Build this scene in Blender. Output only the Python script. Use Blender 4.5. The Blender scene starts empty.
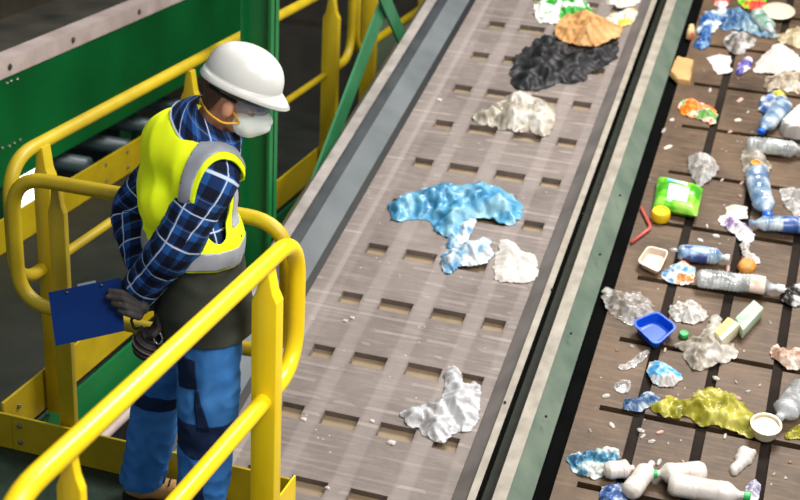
import bpy, bmesh, math, random
import numpy as np
from mathutils import Vector, Matrix, noise

# ------------------------------------------------------------------ camera
F = 1336.8
YAW, PIT, ROL, INC = [math.radians(a) for a in (16.8476, 23.2702, 3.1262, 16.5064)]
CAM = np.array([0.0, 0.0, 2.9])
cy, sy, cp, sp = math.cos(YAW), math.sin(YAW), math.cos(PIT), math.sin(PIT)
_f = np.array([-sy*cp, cy*cp, -sp]); _r0 = np.array([cy, sy, 0.0]); _u0 = np.cross(_r0, _f)
_r = math.cos(ROL)*_r0 + math.sin(ROL)*_u0
_u = -math.sin(ROL)*_r0 + math.cos(ROL)*_u0
C = bpy.context.scene.collection

def ray(x, y): return _f + _r*(x-400)/F - _u*(y-250)/F
def on(x, y, n, p):
    d = ray(x, y); n = np.array(n, float)
    return CAM + d*(((np.array(p, float)-CAM) @ n)/(d @ n))
def onx(x, y, X): return on(x, y, (1, 0, 0), (X, 0, 0))
def ony(x, y, Y): return on(x, y, (0, 1, 0), (0, Y, 0))
def onz(x, y, Z=0): return on(x, y, (0, 0, 1), (0, 0, Z))

K = 1.6                                              # belts pass below the platform corner
BZ = 2.9-2.705*K                                           # the belts' plane at y = 0
BN = np.array([0, -math.sin(INC), math.cos(INC)]); BD = np.array([0, math.cos(INC), math.sin(INC)])
def uv(x, y, h=0.0):
    o = np.array([0, 0, BZ]) + BN*h
    P = on(x, y, BN, o)
    return (P[0], (P-o) @ BD)

# ------------------------------------------------------------------ mesh helpers
def link(name, V, faces, mat, parent=None, smooth=True, uvs=None, origin=None):
    me = bpy.data.meshes.new(name)
    V = np.asarray(V, float)
    if origin is not None: V = V - np.asarray(origin, float)
    me.from_pydata(V.tolist(), [], [list(map(int, q)) for q in faces])
    if uvs is not None:
        lay = me.uv_layers.new(name='UVMap')
        idx = np.empty(len(me.loops), dtype=np.int32); me.loops.foreach_get('vertex_index', idx)
        lay.data.foreach_set('uv', np.asarray(uvs, float)[idx].ravel())
    if smooth: me.polygons.foreach_set('use_smooth', [True]*len(me.polygons))
    mats = mat if isinstance(mat, (list, tuple)) else [mat]
    for m in mats: me.materials.append(m)
    me.update()
    o = bpy.data.objects.new(name, me); C.objects.link(o)
    if parent is not None: o.parent = parent
    return o

def tag(o, label, cat, group=None, kind=None):
    o['label'] = label; o['category'] = cat
    if group: o['group'] = group
    if kind: o['kind'] = kind
    return o

def empty(name, loc=(0, 0, 0), rot=(0, 0, 0)):
    o = bpy.data.objects.new(name, None); C.objects.link(o)
    o.location = loc; o.rotation_euler = rot; o.empty_display_size = 0.05
    return o

class MB:
    """collects pieces of ONE mesh"""
    def __init__(s): s.V = []; s.F = []; s.mi = []
    def add(s, V, F, mi=0):
        n = len(s.V); s.V += [tuple(v) for v in V]; s.F += [[i+n for i in f] for f in F]; s.mi += [mi]*len(F)
        return s
    def box(s, lo, hi, mi=0, bev=0.0):
        bm = bmesh.new(); bmesh.ops.create_cube(bm, size=1)
        lo, hi = Vector(lo), Vector(hi)
        for v in bm.verts: v.co = Vector([lo[i]+(v.co[i]+.5)*(hi[i]-lo[i]) for i in range(3)])
        if bev: bmesh.ops.bevel(bm, geom=bm.edges[:], offset=bev, segments=2, profile=.5, affect='EDGES')
        return s.bm(bm, mi)
    def bm(s, bm, mi=0, M=None):
        bm.verts.ensure_lookup_table(); bm.verts.index_update()
        V = [tuple(M @ v.co) if M else tuple(v.co) for v in bm.verts]
        s.add(V, [[v.index for v in f.verts] for f in bm.faces], mi); bm.free(); return s
    def build(s, name, mat, parent=None, smooth=False, origin=None):
        o = link(name, s.V, s.F, mat, parent, smooth, origin=origin)
        if any(s.mi): o.data.polygons.foreach_set('material_index', s.mi)
        if smooth:
            sharp(o)
        return o

def sharp(o, ang=40):
    bm = bmesh.new(); bm.from_mesh(o.data); a = math.radians(ang)
    for e in bm.edges:
        if len(e.link_faces) == 2 and e.calc_face_angle(0) > a: e.smooth = False
    bm.to_mesh(o.data); bm.free()
    return o

def rounded(path, rad, n=7):
    out = [Vector(path[0])]
    for i in range(1, len(path)-1):
        p, a, b = Vector(path[i]), Vector(path[i-1]), Vector(path[i+1])
        d1, d2 = (a-p).normalized(), (b-p).normalized()
        r = rad if not isinstance(rad, (list, tuple)) else rad[i]
        t = min(r/math.tan(max(.05, d1.angle(d2)/2)), (a-p).length*.49, (b-p).length*.49)
        p1, p2 = p+d1*t, p+d2*t
        for k in range(n+1):
            w = k/n
            out.append(p1*(1-w)**2 + p*2*w*(1-w) + p2*w*w)
    out.append(Vector(path[-1])); return out

def sweep(path, r, n=18, cap=True, closed=False):
    P = [Vector(p) for p in path]
    V, Fc = [], []
    T = []
    for i in range(len(P)):
        a = P[max(0, i-1)]; b = P[min(len(P)-1, i+1)]
        T.append((b-a).normalized())
    N = T[0].orthogonal().normalized()
    for i, p in enumerate(P):
        N = (N - T[i]*N.dot(T[i])).normalized(); B = T[i].cross(N)
        rr = r[i] if isinstance(r, (list, tuple)) else r
        for k in range(n):
            a = 2*math.pi*k/n
            V.append(p + N*math.cos(a)*rr + B*math.sin(a)*rr)
    for i in range(len(P)-1):
        for k in range(n):
            Fc.append([i*n+k, i*n+(k+1) % n, (i+1)*n+(k+1) % n, (i+1)*n+k])
    if cap:
        Fc.append(list(range(n))[::-1]); Fc.append([(len(P)-1)*n+k for k in range(n)])
    return V, Fc

def prism(poly, depth_vec, base):
    """poly: list of 3-D points, extruded along depth_vec"""
    n = len(poly); d = Vector(depth_vec)
    V = [Vector(p) for p in poly]+[Vector(p)+d for p in poly]
    Fc = [list(range(n))[::-1], [n+i for i in range(n)]]
    for i in range(n): Fc.append([i, (i+1) % n, n+(i+1) % n, n+i])
    return V, Fc

def lathe(prof, n=24, axis='x'):
    """prof: (t, r) along the axis"""
    V, Fc = [], []
    for t, r in prof:
        for k in range(n):
            a = 2*math.pi*k/n
            c, s_ = r*math.cos(a), r*math.sin(a)
            V.append((t, c, s_) if axis == 'x' else (c, s_, t))
    for i in range(len(prof)-1):
        for k in range(n):
            q = [i*n+k, i*n+(k+1) % n, (i+1)*n+(k+1) % n, (i+1)*n+k]
            Fc.append(q if axis != 'x' else q)
    Fc.append([k for k in range(n)][::-1]); Fc.append([(len(prof)-1)*n+k for k in range(n)])
    return V, Fc

def ball(c, r, n=16, m=10):
    c = np.array(c, float); r = np.array(r, float)*np.ones(3)
    prof = [(-math.cos(math.pi*i/m), math.sin(math.pi*i/m)) for i in range(m+1)]
    prof[0] = (-1, .02); prof[-1] = (1, .02)
    V, Fc = lathe(prof, n, 'z')
    return [tuple(c+np.array(v)*r) for v in V], Fc

def tris(faces):
    out = []
    for f in faces:
        for i in range(1, len(f)-1): out.append((f[0], f[i], f[i+1]))
    return np.array(out, int)

def clip(V, T, f, extra=None):
    """keep the part of a triangle mesh where f > 0, cut along the exact contour"""
    V = [tuple(v) for v in V]; f = list(f); ex = [tuple(e) for e in extra] if extra is not None else None
    cut = {}; out = []
    def mid(a, b):
        k = (min(a, b), max(a, b))
        if k not in cut:
            t = f[a]/(f[a]-f[b])
            V.append(tuple(V[a][i]+(V[b][i]-V[a][i])*t for i in range(3)))
            if ex is not None: ex.append(tuple(ex[a][i]+(ex[b][i]-ex[a][i])*t for i in range(len(ex[a]))))
            cut[k] = len(V)-1
        return cut[k]
    for t in T:
        s = [f[i] > 0 for i in t]
        if all(s): out.append(tuple(t)); continue
        if not any(s): continue
        poly = []
        for i in range(3):
            a, b = t[i], t[(i+1) % 3]
            if s[i]: poly.append(a)
            if s[i] != s[(i+1) % 3]: poly.append(mid(a, b))
        for i in range(1, len(poly)-1): out.append((poly[0], poly[i], poly[i+1]))
    used = sorted({i for t in out for i in t}); mp = {o: n for n, o in enumerate(used)}
    V2 = np.array([V[i] for i in used]); T2 = np.array([[mp[i] for i in t] for t in out], int)
    if ex is not None: return V2, T2, np.array([ex[i] for i in used])
    return V2, T2

def normals(V, T):
    V = np.asarray(V); n = np.zeros_like(V)
    fn = np.cross(V[T[:, 1]]-V[T[:, 0]], V[T[:, 2]]-V[T[:, 0]])
    for k in range(3): np.add.at(n, T[:, k], fn)
    return n/np.maximum(np.linalg.norm(n, axis=1), 1e-12)[:, None]

def solid(V, T, th):
    """thicken an open sheet: th inward"""
    n = normals(V, T); m = len(V)
    V2 = np.vstack([V, V-n*th])
    E = {}
    for t in T:
        for i in range(3):
            a, b = int(t[i]), int(t[(i+1) % 3]); E[(a, b)] = 1
    Fc = [list(t) for t in T]+[[t[2]+m, t[1]+m, t[0]+m] for t in T]
    for (a, b) in E:
        if (b, a) not in E: Fc.append([b, a, a+m, b+m])
    return V2, Fc

def remesh(parts, voxel, smooth=6, fac=.5):
    """union of tapered capsules / ellipsoids -> one continuous skin"""
    mb = MB()
    for p in parts:
        if p[0] == 'cap':
            _, a, ra, b, rb = p; a, b = Vector(a), Vector(b)
            pr = []; L = (b-a).length
            for i in range(7): pr.append((-ra*math.cos(math.pi/2*i/6), max(.001, ra*math.sin(math.pi/2*i/6))))
            for i in range(7): pr.append((L+rb*math.sin(math.pi/2*i/6), max(.001, rb*math.cos(math.pi/2*i/6))))
            V, Fc = lathe(pr, 20, 'z')
            M = Matrix.Translation(a) @ (b-a).to_track_quat('Z', 'Y').to_matrix().to_4x4()
            mb.add([tuple(M @ Vector(v)) for v in V], Fc)
        else:
            _, c, r, R3 = p
            V, Fc = ball((0, 0, 0), r, 24, 16)
            M = Matrix.Translation(Vector(c)) @ (R3.to_4x4() if R3 is not None else Matrix())
            mb.add([tuple(M @ Vector(v)) for v in V], Fc)
    o = link('tmp', mb.V, mb.F, [])if False else None
    me = bpy.data.meshes.new('tmp'); me.from_pydata([tuple(v) for v in mb.V], [], mb.F); me.update()
    o = bpy.data.objects.new('tmp', me); C.objects.link(o)
    m = o.modifiers.new('r', 'REMESH'); m.mode = 'VOXEL'; m.voxel_size = voxel
    if smooth:
        s = o.modifiers.new('s', 'SMOOTH'); s.factor = fac; s.iterations = smooth
    dg = bpy.context.evaluated_depsgraph_get()
    e = bpy.data.meshes.new_from_object(o.evaluated_get(dg))
    V = np.array([tuple(v.co) for v in e.vertices]); Fc = [list(p.vertices) for p in e.polygons]
    bpy.data.objects.remove(o); bpy.data.meshes.remove(me); bpy.data.meshes.remove(e)
    return V, tris(Fc)

def nz(p, s, o=0.0): return noise.noise(Vector((p[0]*s+o, p[1]*s+o*1.7, p[2]*s-o)))

# ------------------------------------------------------------------ materials
def lin(c):
    return tuple((x/12.92 if x <= .04045 else ((x+.055)/1.055)**2.4) for x in [v/255 for v in c])+(1.0,)

def mat(name, cols, rough=.5, scale=6.0, metal=0.0, bump=0.0, bscale=40.0, alpha=1.0, detail=4.0, spec=.5, stops=None, trans=0.0, sharpness=.2, coat=0.0, emit=0.0):
    """noise-mottled principled material; cols in sRGB 0-255"""
    m = bpy.data.materials.new(name); m.use_nodes = True; nt = m.node_tree; N = nt.nodes; L = nt.links
    b = N['Principled BSDF']
    b.inputs['Roughness'].default_value = rough; b.inputs['Metallic'].default_value = metal
    b.inputs['Specular IOR Level'].default_value = spec
    b.inputs['Coat Weight'].default_value = coat
    tc = N.new('ShaderNodeTexCoord')
    if len(cols) == 1: cols = [cols[0], tuple(int(v*.9) for v in cols[0])]
    no = N.new('ShaderNodeTexNoise'); no.inputs['Scale'].default_value = scale; no.inputs['Detail'].default_value = detail
    L.new(tc.outputs['Object'], no.inputs['Vector'])
    cr = N.new('ShaderNodeValToRGB'); el = cr.color_ramp.elements
    k = len(cols)
    lo, hi = .5-sharpness, .5+sharpness
    pos = stops or [lo+(hi-lo)*i/(k-1) for i in range(k)]
    el[0].position = pos[0]; el[0].color = lin(cols[0]); el[1].position = pos[-1]; el[1].color = lin(cols[-1])
    for i in range(1, k-1):
        e = el.new(pos[i]); e.color = lin(cols[i])
    L.new(no.outputs['Fac'], cr.inputs['Fac']); L.new(cr.outputs['Color'], b.inputs['Base Color'])
    if emit:
        L.new(cr.outputs['Color'], b.inputs['Emission Color']); b.inputs['Emission Strength'].default_value = emit
    b.inputs['Alpha'].default_value = alpha
    b.inputs['Transmission Weight'].default_value = trans
    if bump:
        n2 = N.new('ShaderNodeTexNoise'); n2.inputs['Scale'].default_value = bscale; n2.inputs['Detail'].default_value = 5
        L.new(tc.outputs['Object'], n2.inputs['Vector'])
        bp = N.new('ShaderNodeBump'); bp.inputs['Strength'].default_value = bump; bp.inputs['Distance'].default_value = .01
        L.new(n2.outputs['Fac'], bp.inputs['Height']); L.new(bp.outputs['Normal'], b.inputs['Normal'])
    return m

def math_node(nt, op, a, b=None):
    n = nt.nodes.new('ShaderNodeMath'); n.operation = op
    for i, v in enumerate((a, b)):
        if v is None: continue
        if isinstance(v, (int, float)): n.inputs[i].default_value = v
        else: nt.links.new(v, n.inputs[i])
    return n.outputs[0]

def plaid_mat():
    m = bpy.data.materials.new('plaid'); m.use_nodes = True; nt = m.node_tree; N = nt.nodes; L = nt.links
    b = N['Principled BSDF']; b.inputs['Roughness'].default_value = .85; b.inputs['Specular IOR Level'].default_value = .2
    tc = N.new('ShaderNodeTexCoord'); sx = N.new('ShaderNodeSeparateXYZ'); L.new(tc.outputs['UV'], sx.inputs[0])
    def stripe(src, p, w, off):
        f = math_node(nt, 'FRACT', math_node(nt, 'ADD', math_node(nt, 'DIVIDE', src, p), off))
        return math_node(nt, 'LESS_THAN', f, w)
    X, Y = sx.outputs['X'], sx.outputs['Y']
    dx = stripe(X, .07, .5, .1); dy = stripe(Y, .0575, .5, .2)
    dark = math_node(nt, 'MULTIPLY', math_node(nt, 'ADD', dx, dy), .5)
    cr = N.new('ShaderNodeValToRGB'); cr.color_ramp.elements[0].color = lin((30, 82, 150)); cr.color_ramp.elements[1].color = lin((12, 18, 36))
    e = cr.color_ramp.elements.new(.5); e.color = lin((20, 44, 86))
    L.new(dark, cr.inputs['Fac'])
    wl = math_node(nt, 'MAXIMUM', stripe(X, .14, .032, .62), stripe(Y, .115, .038, .33))
    gl = math_node(nt, 'MAXIMUM', stripe(X, .14, .022, .22), stripe(Y, .115, .022, .80))
    mx0 = N.new('ShaderNodeMixRGB'); L.new(math_node(nt, 'MULTIPLY', gl, .35), mx0.inputs[0]); L.new(cr.outputs[0], mx0.inputs[1]); mx0.inputs[2].default_value = lin((150, 160, 180))
    mx = N.new('ShaderNodeMixRGB'); L.new(math_node(nt, 'MULTIPLY', wl, .9), mx.inputs[0]); L.new(mx0.outputs[0], mx.inputs[1]); mx.inputs[2].default_value = lin((205, 215, 230))
    L.new(mx.outputs[0], b.inputs['Base Color'])
    return m

def belt_mat(name, cols, dirt, ribs=True, per=.0954, strength=.8):
    m = bpy.data.materials.new(name); m.use_nodes = True; nt = m.node_tree; N = nt.nodes; L = nt.links
    b = N['Principled BSDF']; b.inputs['Roughness'].default_value = .55; b.inputs['Specular IOR Level'].default_value = .35
    tc = N.new('ShaderNodeTexCoord')
    n1 = N.new('ShaderNodeTexNoise'); n1.inputs['Scale'].default_value = 2.2; n1.inputs['Detail'].default_value = 8; n1.inputs['Roughness'].default_value = .7
    L.new(tc.outputs['Object'], n1.inputs['Vector'])
    cr = N.new('ShaderNodeValToRGB'); cr.color_ramp.elements[0].position = .32; cr.color_ramp.elements[1].position = .68
    cr.color_ramp.elements[0].color = lin(cols[0]); cr.color_ramp.elements[1].color = lin(cols[1])
    L.new(n1.outputs['Fac'], cr.inputs['Fac'])
    # scuffs across the belt and small light flecks
    mp = N.new('ShaderNodeMapping'); mp.inputs['Scale'].default_value = (5, 55, 5); L.new(tc.outputs['Object'], mp.inputs['Vector'])
    n2 = N.new('ShaderNodeTexNoise'); n2.inputs['Scale'].default_value = 1; n2.inputs['Detail'].default_value = 4; L.new(mp.outputs[0], n2.inputs['Vector'])
    r2 = N.new('ShaderNodeValToRGB'); r2.color_ramp.elements[0].position = .5; r2.color_ramp.elements[1].position = .72
    L.new(n2.outputs['Fac'], r2.inputs['Fac'])
    mx = N.new('ShaderNodeMixRGB'); L.new(math_node(nt, 'MULTIPLY', r2.outputs['Color'], .35), mx.inputs[0]); L.new(cr.outputs[0], mx.inputs[1]); mx.inputs[2].default_value = lin(dirt)
    if ribs:
        sx0 = N.new('ShaderNodeSeparateXYZ'); L.new(tc.outputs['Object'], sx0.inputs[0])
        rmp = N.new('ShaderNodeValToRGB'); rmp.color_ramp.interpolation = 'LINEAR'
        el = rmp.color_ramp.elements
        u0, u1 = -1.30*K, -.665*K
        pts = [(-1.30, .35), (-1.262, .5), (-1.255, .9), (-1.243, .9), (-1.238, .3), (-1.215, .35), (-1.205, .1), (-1.135, .1), (-1.125, .5), (-1.09, .5), (-1.08, .12), (-.98, .12), (-.97, .5), (-.93, .5), (-.92, .12), (-.82, .12), (-.81, .5), (-.775, .5), (-.765, .12), (-.70, .12), (-.69, .4), (-.67, .3)]
        for i, (u_, g_) in enumerate(pts):
            e_ = el[0] if i == 0 else (el[1] if i == len(pts)-1 else el.new(.5))
            e_.position = 0 if i == 0 else e_.position
        # rebuild in order
        while len(el) > 2: el.remove(el[1])
        el[0].position = 0; el[0].color = (.35, .35, .35, 1); el[1].position = 1; el[1].color = (.3, .3, .3, 1)
        for u_, g_ in pts[1:-1]:
            e_ = el.new((u_*K-u0)/(u1-u0)); e_.color = (g_, g_, g_, 1)
        mr = N.new('ShaderNodeMapRange'); mr.inputs['From Min'].default_value = u0; mr.inputs['From Max'].default_value = u1
        L.new(sx0.outputs['X'], mr.inputs['Value']); L.new(mr.outputs['Result'], rmp.inputs['Fac'])
        mxs = N.new('ShaderNodeMixRGB'); L.new(math_node(nt, 'MULTIPLY', rmp.outputs['Color'], .42), mxs.inputs[0]); L.new(mx.outputs[0], mxs.inputs[1]); mxs.inputs[2].default_value = lin((188, 176, 170))
        mx = mxs
    n3 = N.new('ShaderNodeTexVoronoi'); n3.inputs['Scale'].default_value = 26; L.new(tc.outputs['Object'], n3.inputs['Vector'])
    n4 = N.new('ShaderNodeTexNoise'); n4.inputs['Scale'].default_value = 5; L.new(tc.outputs['Object'], n4.inputs['Vector'])
    fl = math_node(nt, 'MULTIPLY', math_node(nt, 'LESS_THAN', n3.outputs['Distance'], .1), math_node(nt, 'GREATER_THAN', n4.outputs['Fac'], .58))
    mx2 = N.new('ShaderNodeMixRGB'); L.new(math_node(nt, 'MULTIPLY', fl, .7), mx2.inputs[0]); L.new(mx.outputs[0], mx2.inputs[1]); mx2.inputs[2].default_value = lin((215, 205, 195))
    L.new(mx2.outputs[0], b.inputs['Base Color'])
    bp = N.new('ShaderNodeBump'); bp.inputs['Strength'].default_value = strength; bp.inputs['Distance'].default_value = .006
    if ribs:
        sx = N.new('ShaderNodeSeparateXYZ'); L.new(tc.outputs['Object'], sx.inputs[0])
        fr = math_node(nt, 'FRACT', math_node(nt, 'DIVIDE', math_node(nt, 'ADD', sx.outputs['Y'], .02), per))
        rb = math_node(nt, 'LESS_THAN', math_node(nt, 'ABSOLUTE', math_node(nt, 'SUBTRACT', fr, .5)), .14)
        rb = math_node(nt, 'ADD', rb, math_node(nt, 'MULTIPLY', n1.outputs['Fac'], .8))
        L.new(rb, bp.inputs['Height'])
        n5 = N.new('ShaderNodeTexNoise'); n5.inputs['Scale'].default_value = 3.5; n5.inputs['Detail'].default_value = 3; L.new(tc.outputs['Object'], n5.inputs['Vector'])
        sc_ = math_node(nt, 'MULTIPLY', math_node(nt, 'LESS_THAN', math_node(nt, 'ABSOLUTE', math_node(nt, 'SUBTRACT', fr, .5)), .10), math_node(nt, 'MULTIPLY', math_node(nt, 'GREATER_THAN', n5.outputs['Fac'], .52), .16))
        mx3 = N.new('ShaderNodeMixRGB'); L.new(sc_, mx3.inputs[0]); L.new(mx2.outputs[0], mx3.inputs[1]); mx3.inputs[2].default_value = lin((206, 192, 182)); L.new(mx3.outputs[0], b.inputs['Base Color'])
    else:
        L.new(n1.outputs['Fac'], bp.inputs['Height'])
    L.new(bp.outputs[0], b.inputs['Normal'])
    return m

M = {}
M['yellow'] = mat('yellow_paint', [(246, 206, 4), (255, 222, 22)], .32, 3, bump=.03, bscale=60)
M['yellow_shaded'] = mat('yellow_paint_shaded', [(164, 138, 6), (190, 164, 12)], .45, 5, bump=.05, bscale=50)  # same yellow paint, with the shade on rear and left rails in its colour
M['green'] = mat('green_paint', [(8, 98, 46), (14, 118, 58)], .4, 2)
M['green_deep'] = mat('green_paint_deep', [(0, 72, 28), (4, 96, 42)], .35, 1.5, bump=.05, bscale=10)
M['green_brace'] = mat('green_brace_paint', [(28, 104, 60), (52, 124, 82)], .5, 4)
M['floor'] = mat('green_floor', [(14, 34, 22), (24, 50, 34)], .55, 14, bump=.25, bscale=70)
M['dark'] = mat('dark_machine', [(16, 17, 15), (34, 34, 30)], .6, 3)
M['darkbrown'] = mat('dark_brown_metal', [(38, 34, 26), (62, 56, 44)], .55, 4)
M['teal'] = mat('teal_steel', [(40, 58, 60), (66, 84, 86)], .4, 5)
M['flange'] = mat('grey_pink_flange', [(168, 150, 142), (196, 180, 172)], .5, 5, bump=.1)
M['guard_light'] = mat('pale_rail_edge', [(136, 128, 122), (172, 162, 156)], .45, 9)
M['guard_shaded'] = mat('shaded_guard_grey', [(46, 50, 52), (62, 66, 68)], .5, 8)  # darker grey that paints in the shade on the guard's inner face
M['guard'] = mat('blue_grey_plate', [(86, 92, 94), (106, 110, 111)], .75, 4, bump=.06, bscale=30)
M['black'] = mat('black_rubber', [(10, 10, 10), (20, 20, 20)], .6, 8)
M['black_matte'] = mat('black_matte', [(6, 6, 6), (12, 12, 12)], .95, 8, spec=.05)
M['rail_cream'] = mat('worn_cream_rail', [(136, 127, 113), (166, 157, 142)], .5, 12, bump=.08)
M['rail_green'] = mat('sage_green_rail', [(82, 98, 84), (106, 118, 102)], .5, 7, bump=.08)
M['gap'] = mat('dark_green_gap', [(14, 20, 10), (36, 44, 22)], .7, 20)
M['skirt'] = mat('grey_skirt', [(92, 86, 82), (116, 108, 104)], .6, 6)
M['belt1'] = belt_mat('grey_belt', [(96, 85, 79), (132, 120, 113)], (170, 156, 146))
M['belt2'] = belt_mat('brown_belt', [(58, 43, 30), (108, 85, 63)], (140, 114, 88), ribs=False)
M['pocket'] = mat('pocket_floor', [(132, 112, 86), (152, 132, 106)], .6, 6)
M['groove'] = mat('dark_groove', [(34, 28, 24), (46, 39, 34)], .9, 6, spec=.1)
M['steel'] = mat('bolt_steel', [(120, 118, 110), (150, 148, 140)], .35, 30, metal=.7)
M['white'] = mat('white', [(228, 226, 220), (240, 238, 234)], .5, 10)

def bolt(name, p, nrm, r=.012, parent=None, m=None):
    V, Fc = lathe([(0, r), (.006, r), (.009, r*.7)], 6, 'z')
    Mx = Matrix.Translation(Vector(p)) @ Vector(nrm).to_track_quat('Z', 'Y').to_matrix().to_4x4()
    return link(name, [tuple(Mx @ Vector(v)) for v in V], Fc, m or M['steel'], parent, False)

# ------------------------------------------------------------------ conveyors
V0, V1 = 1.3, 6.6
def conveyor(name, label):
    o = empty(name, (0, 0, BZ), (INC, 0, 0)); tag(o, label, 'conveyor'); return o
def lift(u, n): return u/(1+n/2.54)
def strip(name, poly, m, parent, v0=V0, v1=V1):
    V, Fc = prism([(u*K, v0*K, n*K) for u, n in poly], (0, (v1-v0)*K, 0), None)
    return link(name, V, Fc, m, parent, False)

def pocket_sheet(us, vs, hole, depth, thick):
    """sheet over the grid us x vs with sunken cells"""
    mb = MB(); idx = {}; us = [a*K for a in us]; vs = [a*K for a in vs]
    def vtx(i, j, z):
        k = (i, j, z)
        if k not in idx: idx[k] = len(mb.V); mb.V.append((us[i], vs[j], z))
        return idx[k]
    nu, nv = len(us)-1, len(vs)-1
    h = [[hole(i, j)*K for j in range(nv)] for i in range(nu)]
    z = lambda i, j: -h[i][j]
    for i in range(nu):
        for j in range(nv):
            a = z(i, j)
            mb.F.append([vtx(i, j, a), vtx(i+1, j, a), vtx(i+1, j+1, a), vtx(i, j+1, a)]); mb.mi.append(1 if a < 0 and depth[1] else 0)
            if i+1 < nu and z(i+1, j) != a:
                b = z(i+1, j); mb.F.append([vtx(i+1, j, a), vtx(i+1, j, b), vtx(i+1, j+1, b), vtx(i+1, j+1, a)]); mb.mi.append(0)
            if j+1 < nv and z(i, j+1) != a:
                b = z(i, j+1); mb.F.append([vtx(i, j+1, a), vtx(i+1, j+1, a), vtx(i+1, j+1, b), vtx(i, j+1, b)]); mb.mi.append(0)
    mb.box((us[0], vs[0], -thick*K-.01), (us[-1], vs[-1], -thick*K))
    return mb

conv = conveyor('belt_conveyor', 'sloping grey pocketed belt conveyor between blue-grey side plate and cream rail, next to the worker')
cols = [-1.202, -1.137, -1.08, -.98, -.92, -.82, -.765, -.70]
us = [-1.30]+cols+[-.665]
rows = []
k = -12
while 3.555+.2385*k < V1:
    t = 3.555+.2385*k
    if t-.045 > V0: rows.append(t)
    k += 1
vs = [V0]
for t in rows: vs += [t-.051, t]
vs.append(V1)
belt = pocket_sheet(us, vs, lambda i, j: .02 if (i % 2 == 1 and j % 2 == 1) else 0, (.05, 1), .03).build('belt', [M['belt1'], M['pocket']], conv)
def L_(pts): return [(lift(u, n), n) for u, n in pts]
strip('side_flange', L_([(-1.492, .055), (-1.452, .055), (-1.452, -.2), (-1.492, -.2)]), M['guard_light'], conv)
strip('shaded_face', L_([(-1.4515, -.2), (-1.4515, .042), (-1.41, .036), (-1.41, -.2)]), M['guard_shaded'], conv)  # inner face beside the flange, its shade painted as a dark strip
strip('skirt_plate', L_([(-1.4095, -.2), (-1.4095, .038), (-1.325, .006), (-1.325, -.2)]), M['guard'], conv)
strip('rubber_edge', [(-1.3245, -.06), (-1.3245, .003), (-1.3005, -.004), (-1.3005, -.06)], M['black'], conv)
strip('rubber_skirt', L_([(-.664, -.07), (-.664, .002), (-.628, .03), (-.628, -.07)]), M['skirt'], conv)
strip('side_rail', L_([(-.6275, -.12), (-.6275, .05), (-.607, .05), (-.607, -.12)]), M['rail_cream'], conv)
strip('return_pan', [(-1.45, -.42), (-.65, -.42), (-.65, -.40), (-1.45, -.40)], M['dark'], conv)

conv2 = conveyor('belt_conveyor', 'sloping brown belt conveyor heaped with mixed rubbish, right of the sage green rail')
G = [-.27, -.105, .062, .227, .392]
us2 = [-.43, -.375]
for g in G: us2 += [g-.014, g+.014]
us2 += [.47]
vs2 = [V0]; k = -8
steps = []
while 3.30+.279*k < V1:
    t = 3.30+.279*k
    if t-.03 > V0: steps.append(t); vs2 += [t-.02, t]
    k += 1
vs2.append(V1)
def hole2(i, j):
    if i == 0: return 0
    if i >= 2 and i % 2 == 0 and i <= 10: return .009
    return .022 if j % 2 == 1 else 0
pocket_sheet(us2, vs2, hole2, (.02, 1), .04).build('belt', [M['belt2'], M['groove']], conv2)
strip('side_rail', L_([(-.568, -.12), (-.568, .05), (-.533, .05), (-.533, -.12)]), M['rail_cream'], conv2)
strip('side_plate', L_([(-.5325, -.12), (-.5325, .045), (-.472, .002), (-.472, -.12)]), M['rail_green'], conv2)
strip('rubber_edge', [(-.4715, -.1), (-.4715, -.018), (-.431, -.012), (-.431, -.1)], M['black_matte'], conv2)
strip('gap_channel', [(-.6065, -.12), (-.6065, -.06), (-.5685, -.06), (-.5685, -.12)], M['gap'], conv2)
strip('side_plate', [(.471, -.12), (.471, .06), (.56, .06), (.56, -.12)], M['rail_green'], conv2)
for i, (x, y) in enumerate([(505, 403), (546, 417), (571, 334), (600, 255), (620, 196), (552, 290), (583, 215)]):
    u_, v_ = uv(x, y, .05*K)
    bolt('bolt', (u_, v_, .0505*K), (0, 0, 1), .006, conv if i in (0, 3, 5, 6) else conv2, M['black'])

# ------------------------------------------------------------------ platform, rails
Yb, Xr, Xl, R_ = 3.907, -1.52, -2.76, .029
flo = MB().box((-3.86, 1.2, -.03), (Xr+.02, 3.93, 0)).build('floor', M['floor']); flo['kind'] = 'structure'
wfl = MB().box((-3.86, 3.932, -.03), (-2.81, 8.5, 0)).build('floor_walkway', mat('dark_walkway', [(22, 26, 18), (38, 38, 28)], .6, 6, bump=.2)); wfl['kind'] = 'structure'
gr = MB().box((-9.1, 0.5, -2.42), (3.0, 14.5, -2.4)).build('floor_lower', M['dark']); gr['kind'] = 'structure'

def post(poly_axis, x, y, w, t, z0, zs, z1, parent, m, wt=.012):
    """flat bar with shouldered, tapered top; poly_axis 'x' or 'y' is its width direction"""
    prof = [(-w/2, z0), (w/2, z0), (w/2, zs-.012), (w*.32, zs+.022), (wt*1.1, z1), (-wt*1.1, z1), (-w*.32, zs+.022), (-w/2, zs-.012)]
    if poly_axis == 'x': V, Fc = prism([(x+a, y-t/2, z) for a, z in prof], (0, t, 0), None)
    else: V, Fc = prism([(x-t/2, y+a, z) for a, z in prof], (t, 0, 0), None)
    bm = bmesh.new(); vs_ = [bm.verts.new(v) for v in V]
    for f in Fc: bm.faces.new([vs_[i] for i in f])
    bmesh.ops.recalc_face_normals(bm, faces=bm.faces[:])
    bmesh.ops.bevel(bm, geom=bm.edges[:], offset=.004, segments=2, profile=.5, affect='EDGES')
    return MB().bm(bm).build('post', m, parent, True)

def rail_thing(label, loc):
    o = empty('guard_railing', (0, 0, 0)); tag(o, label, 'railing', 'yellow guard railings'); return o

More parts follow.
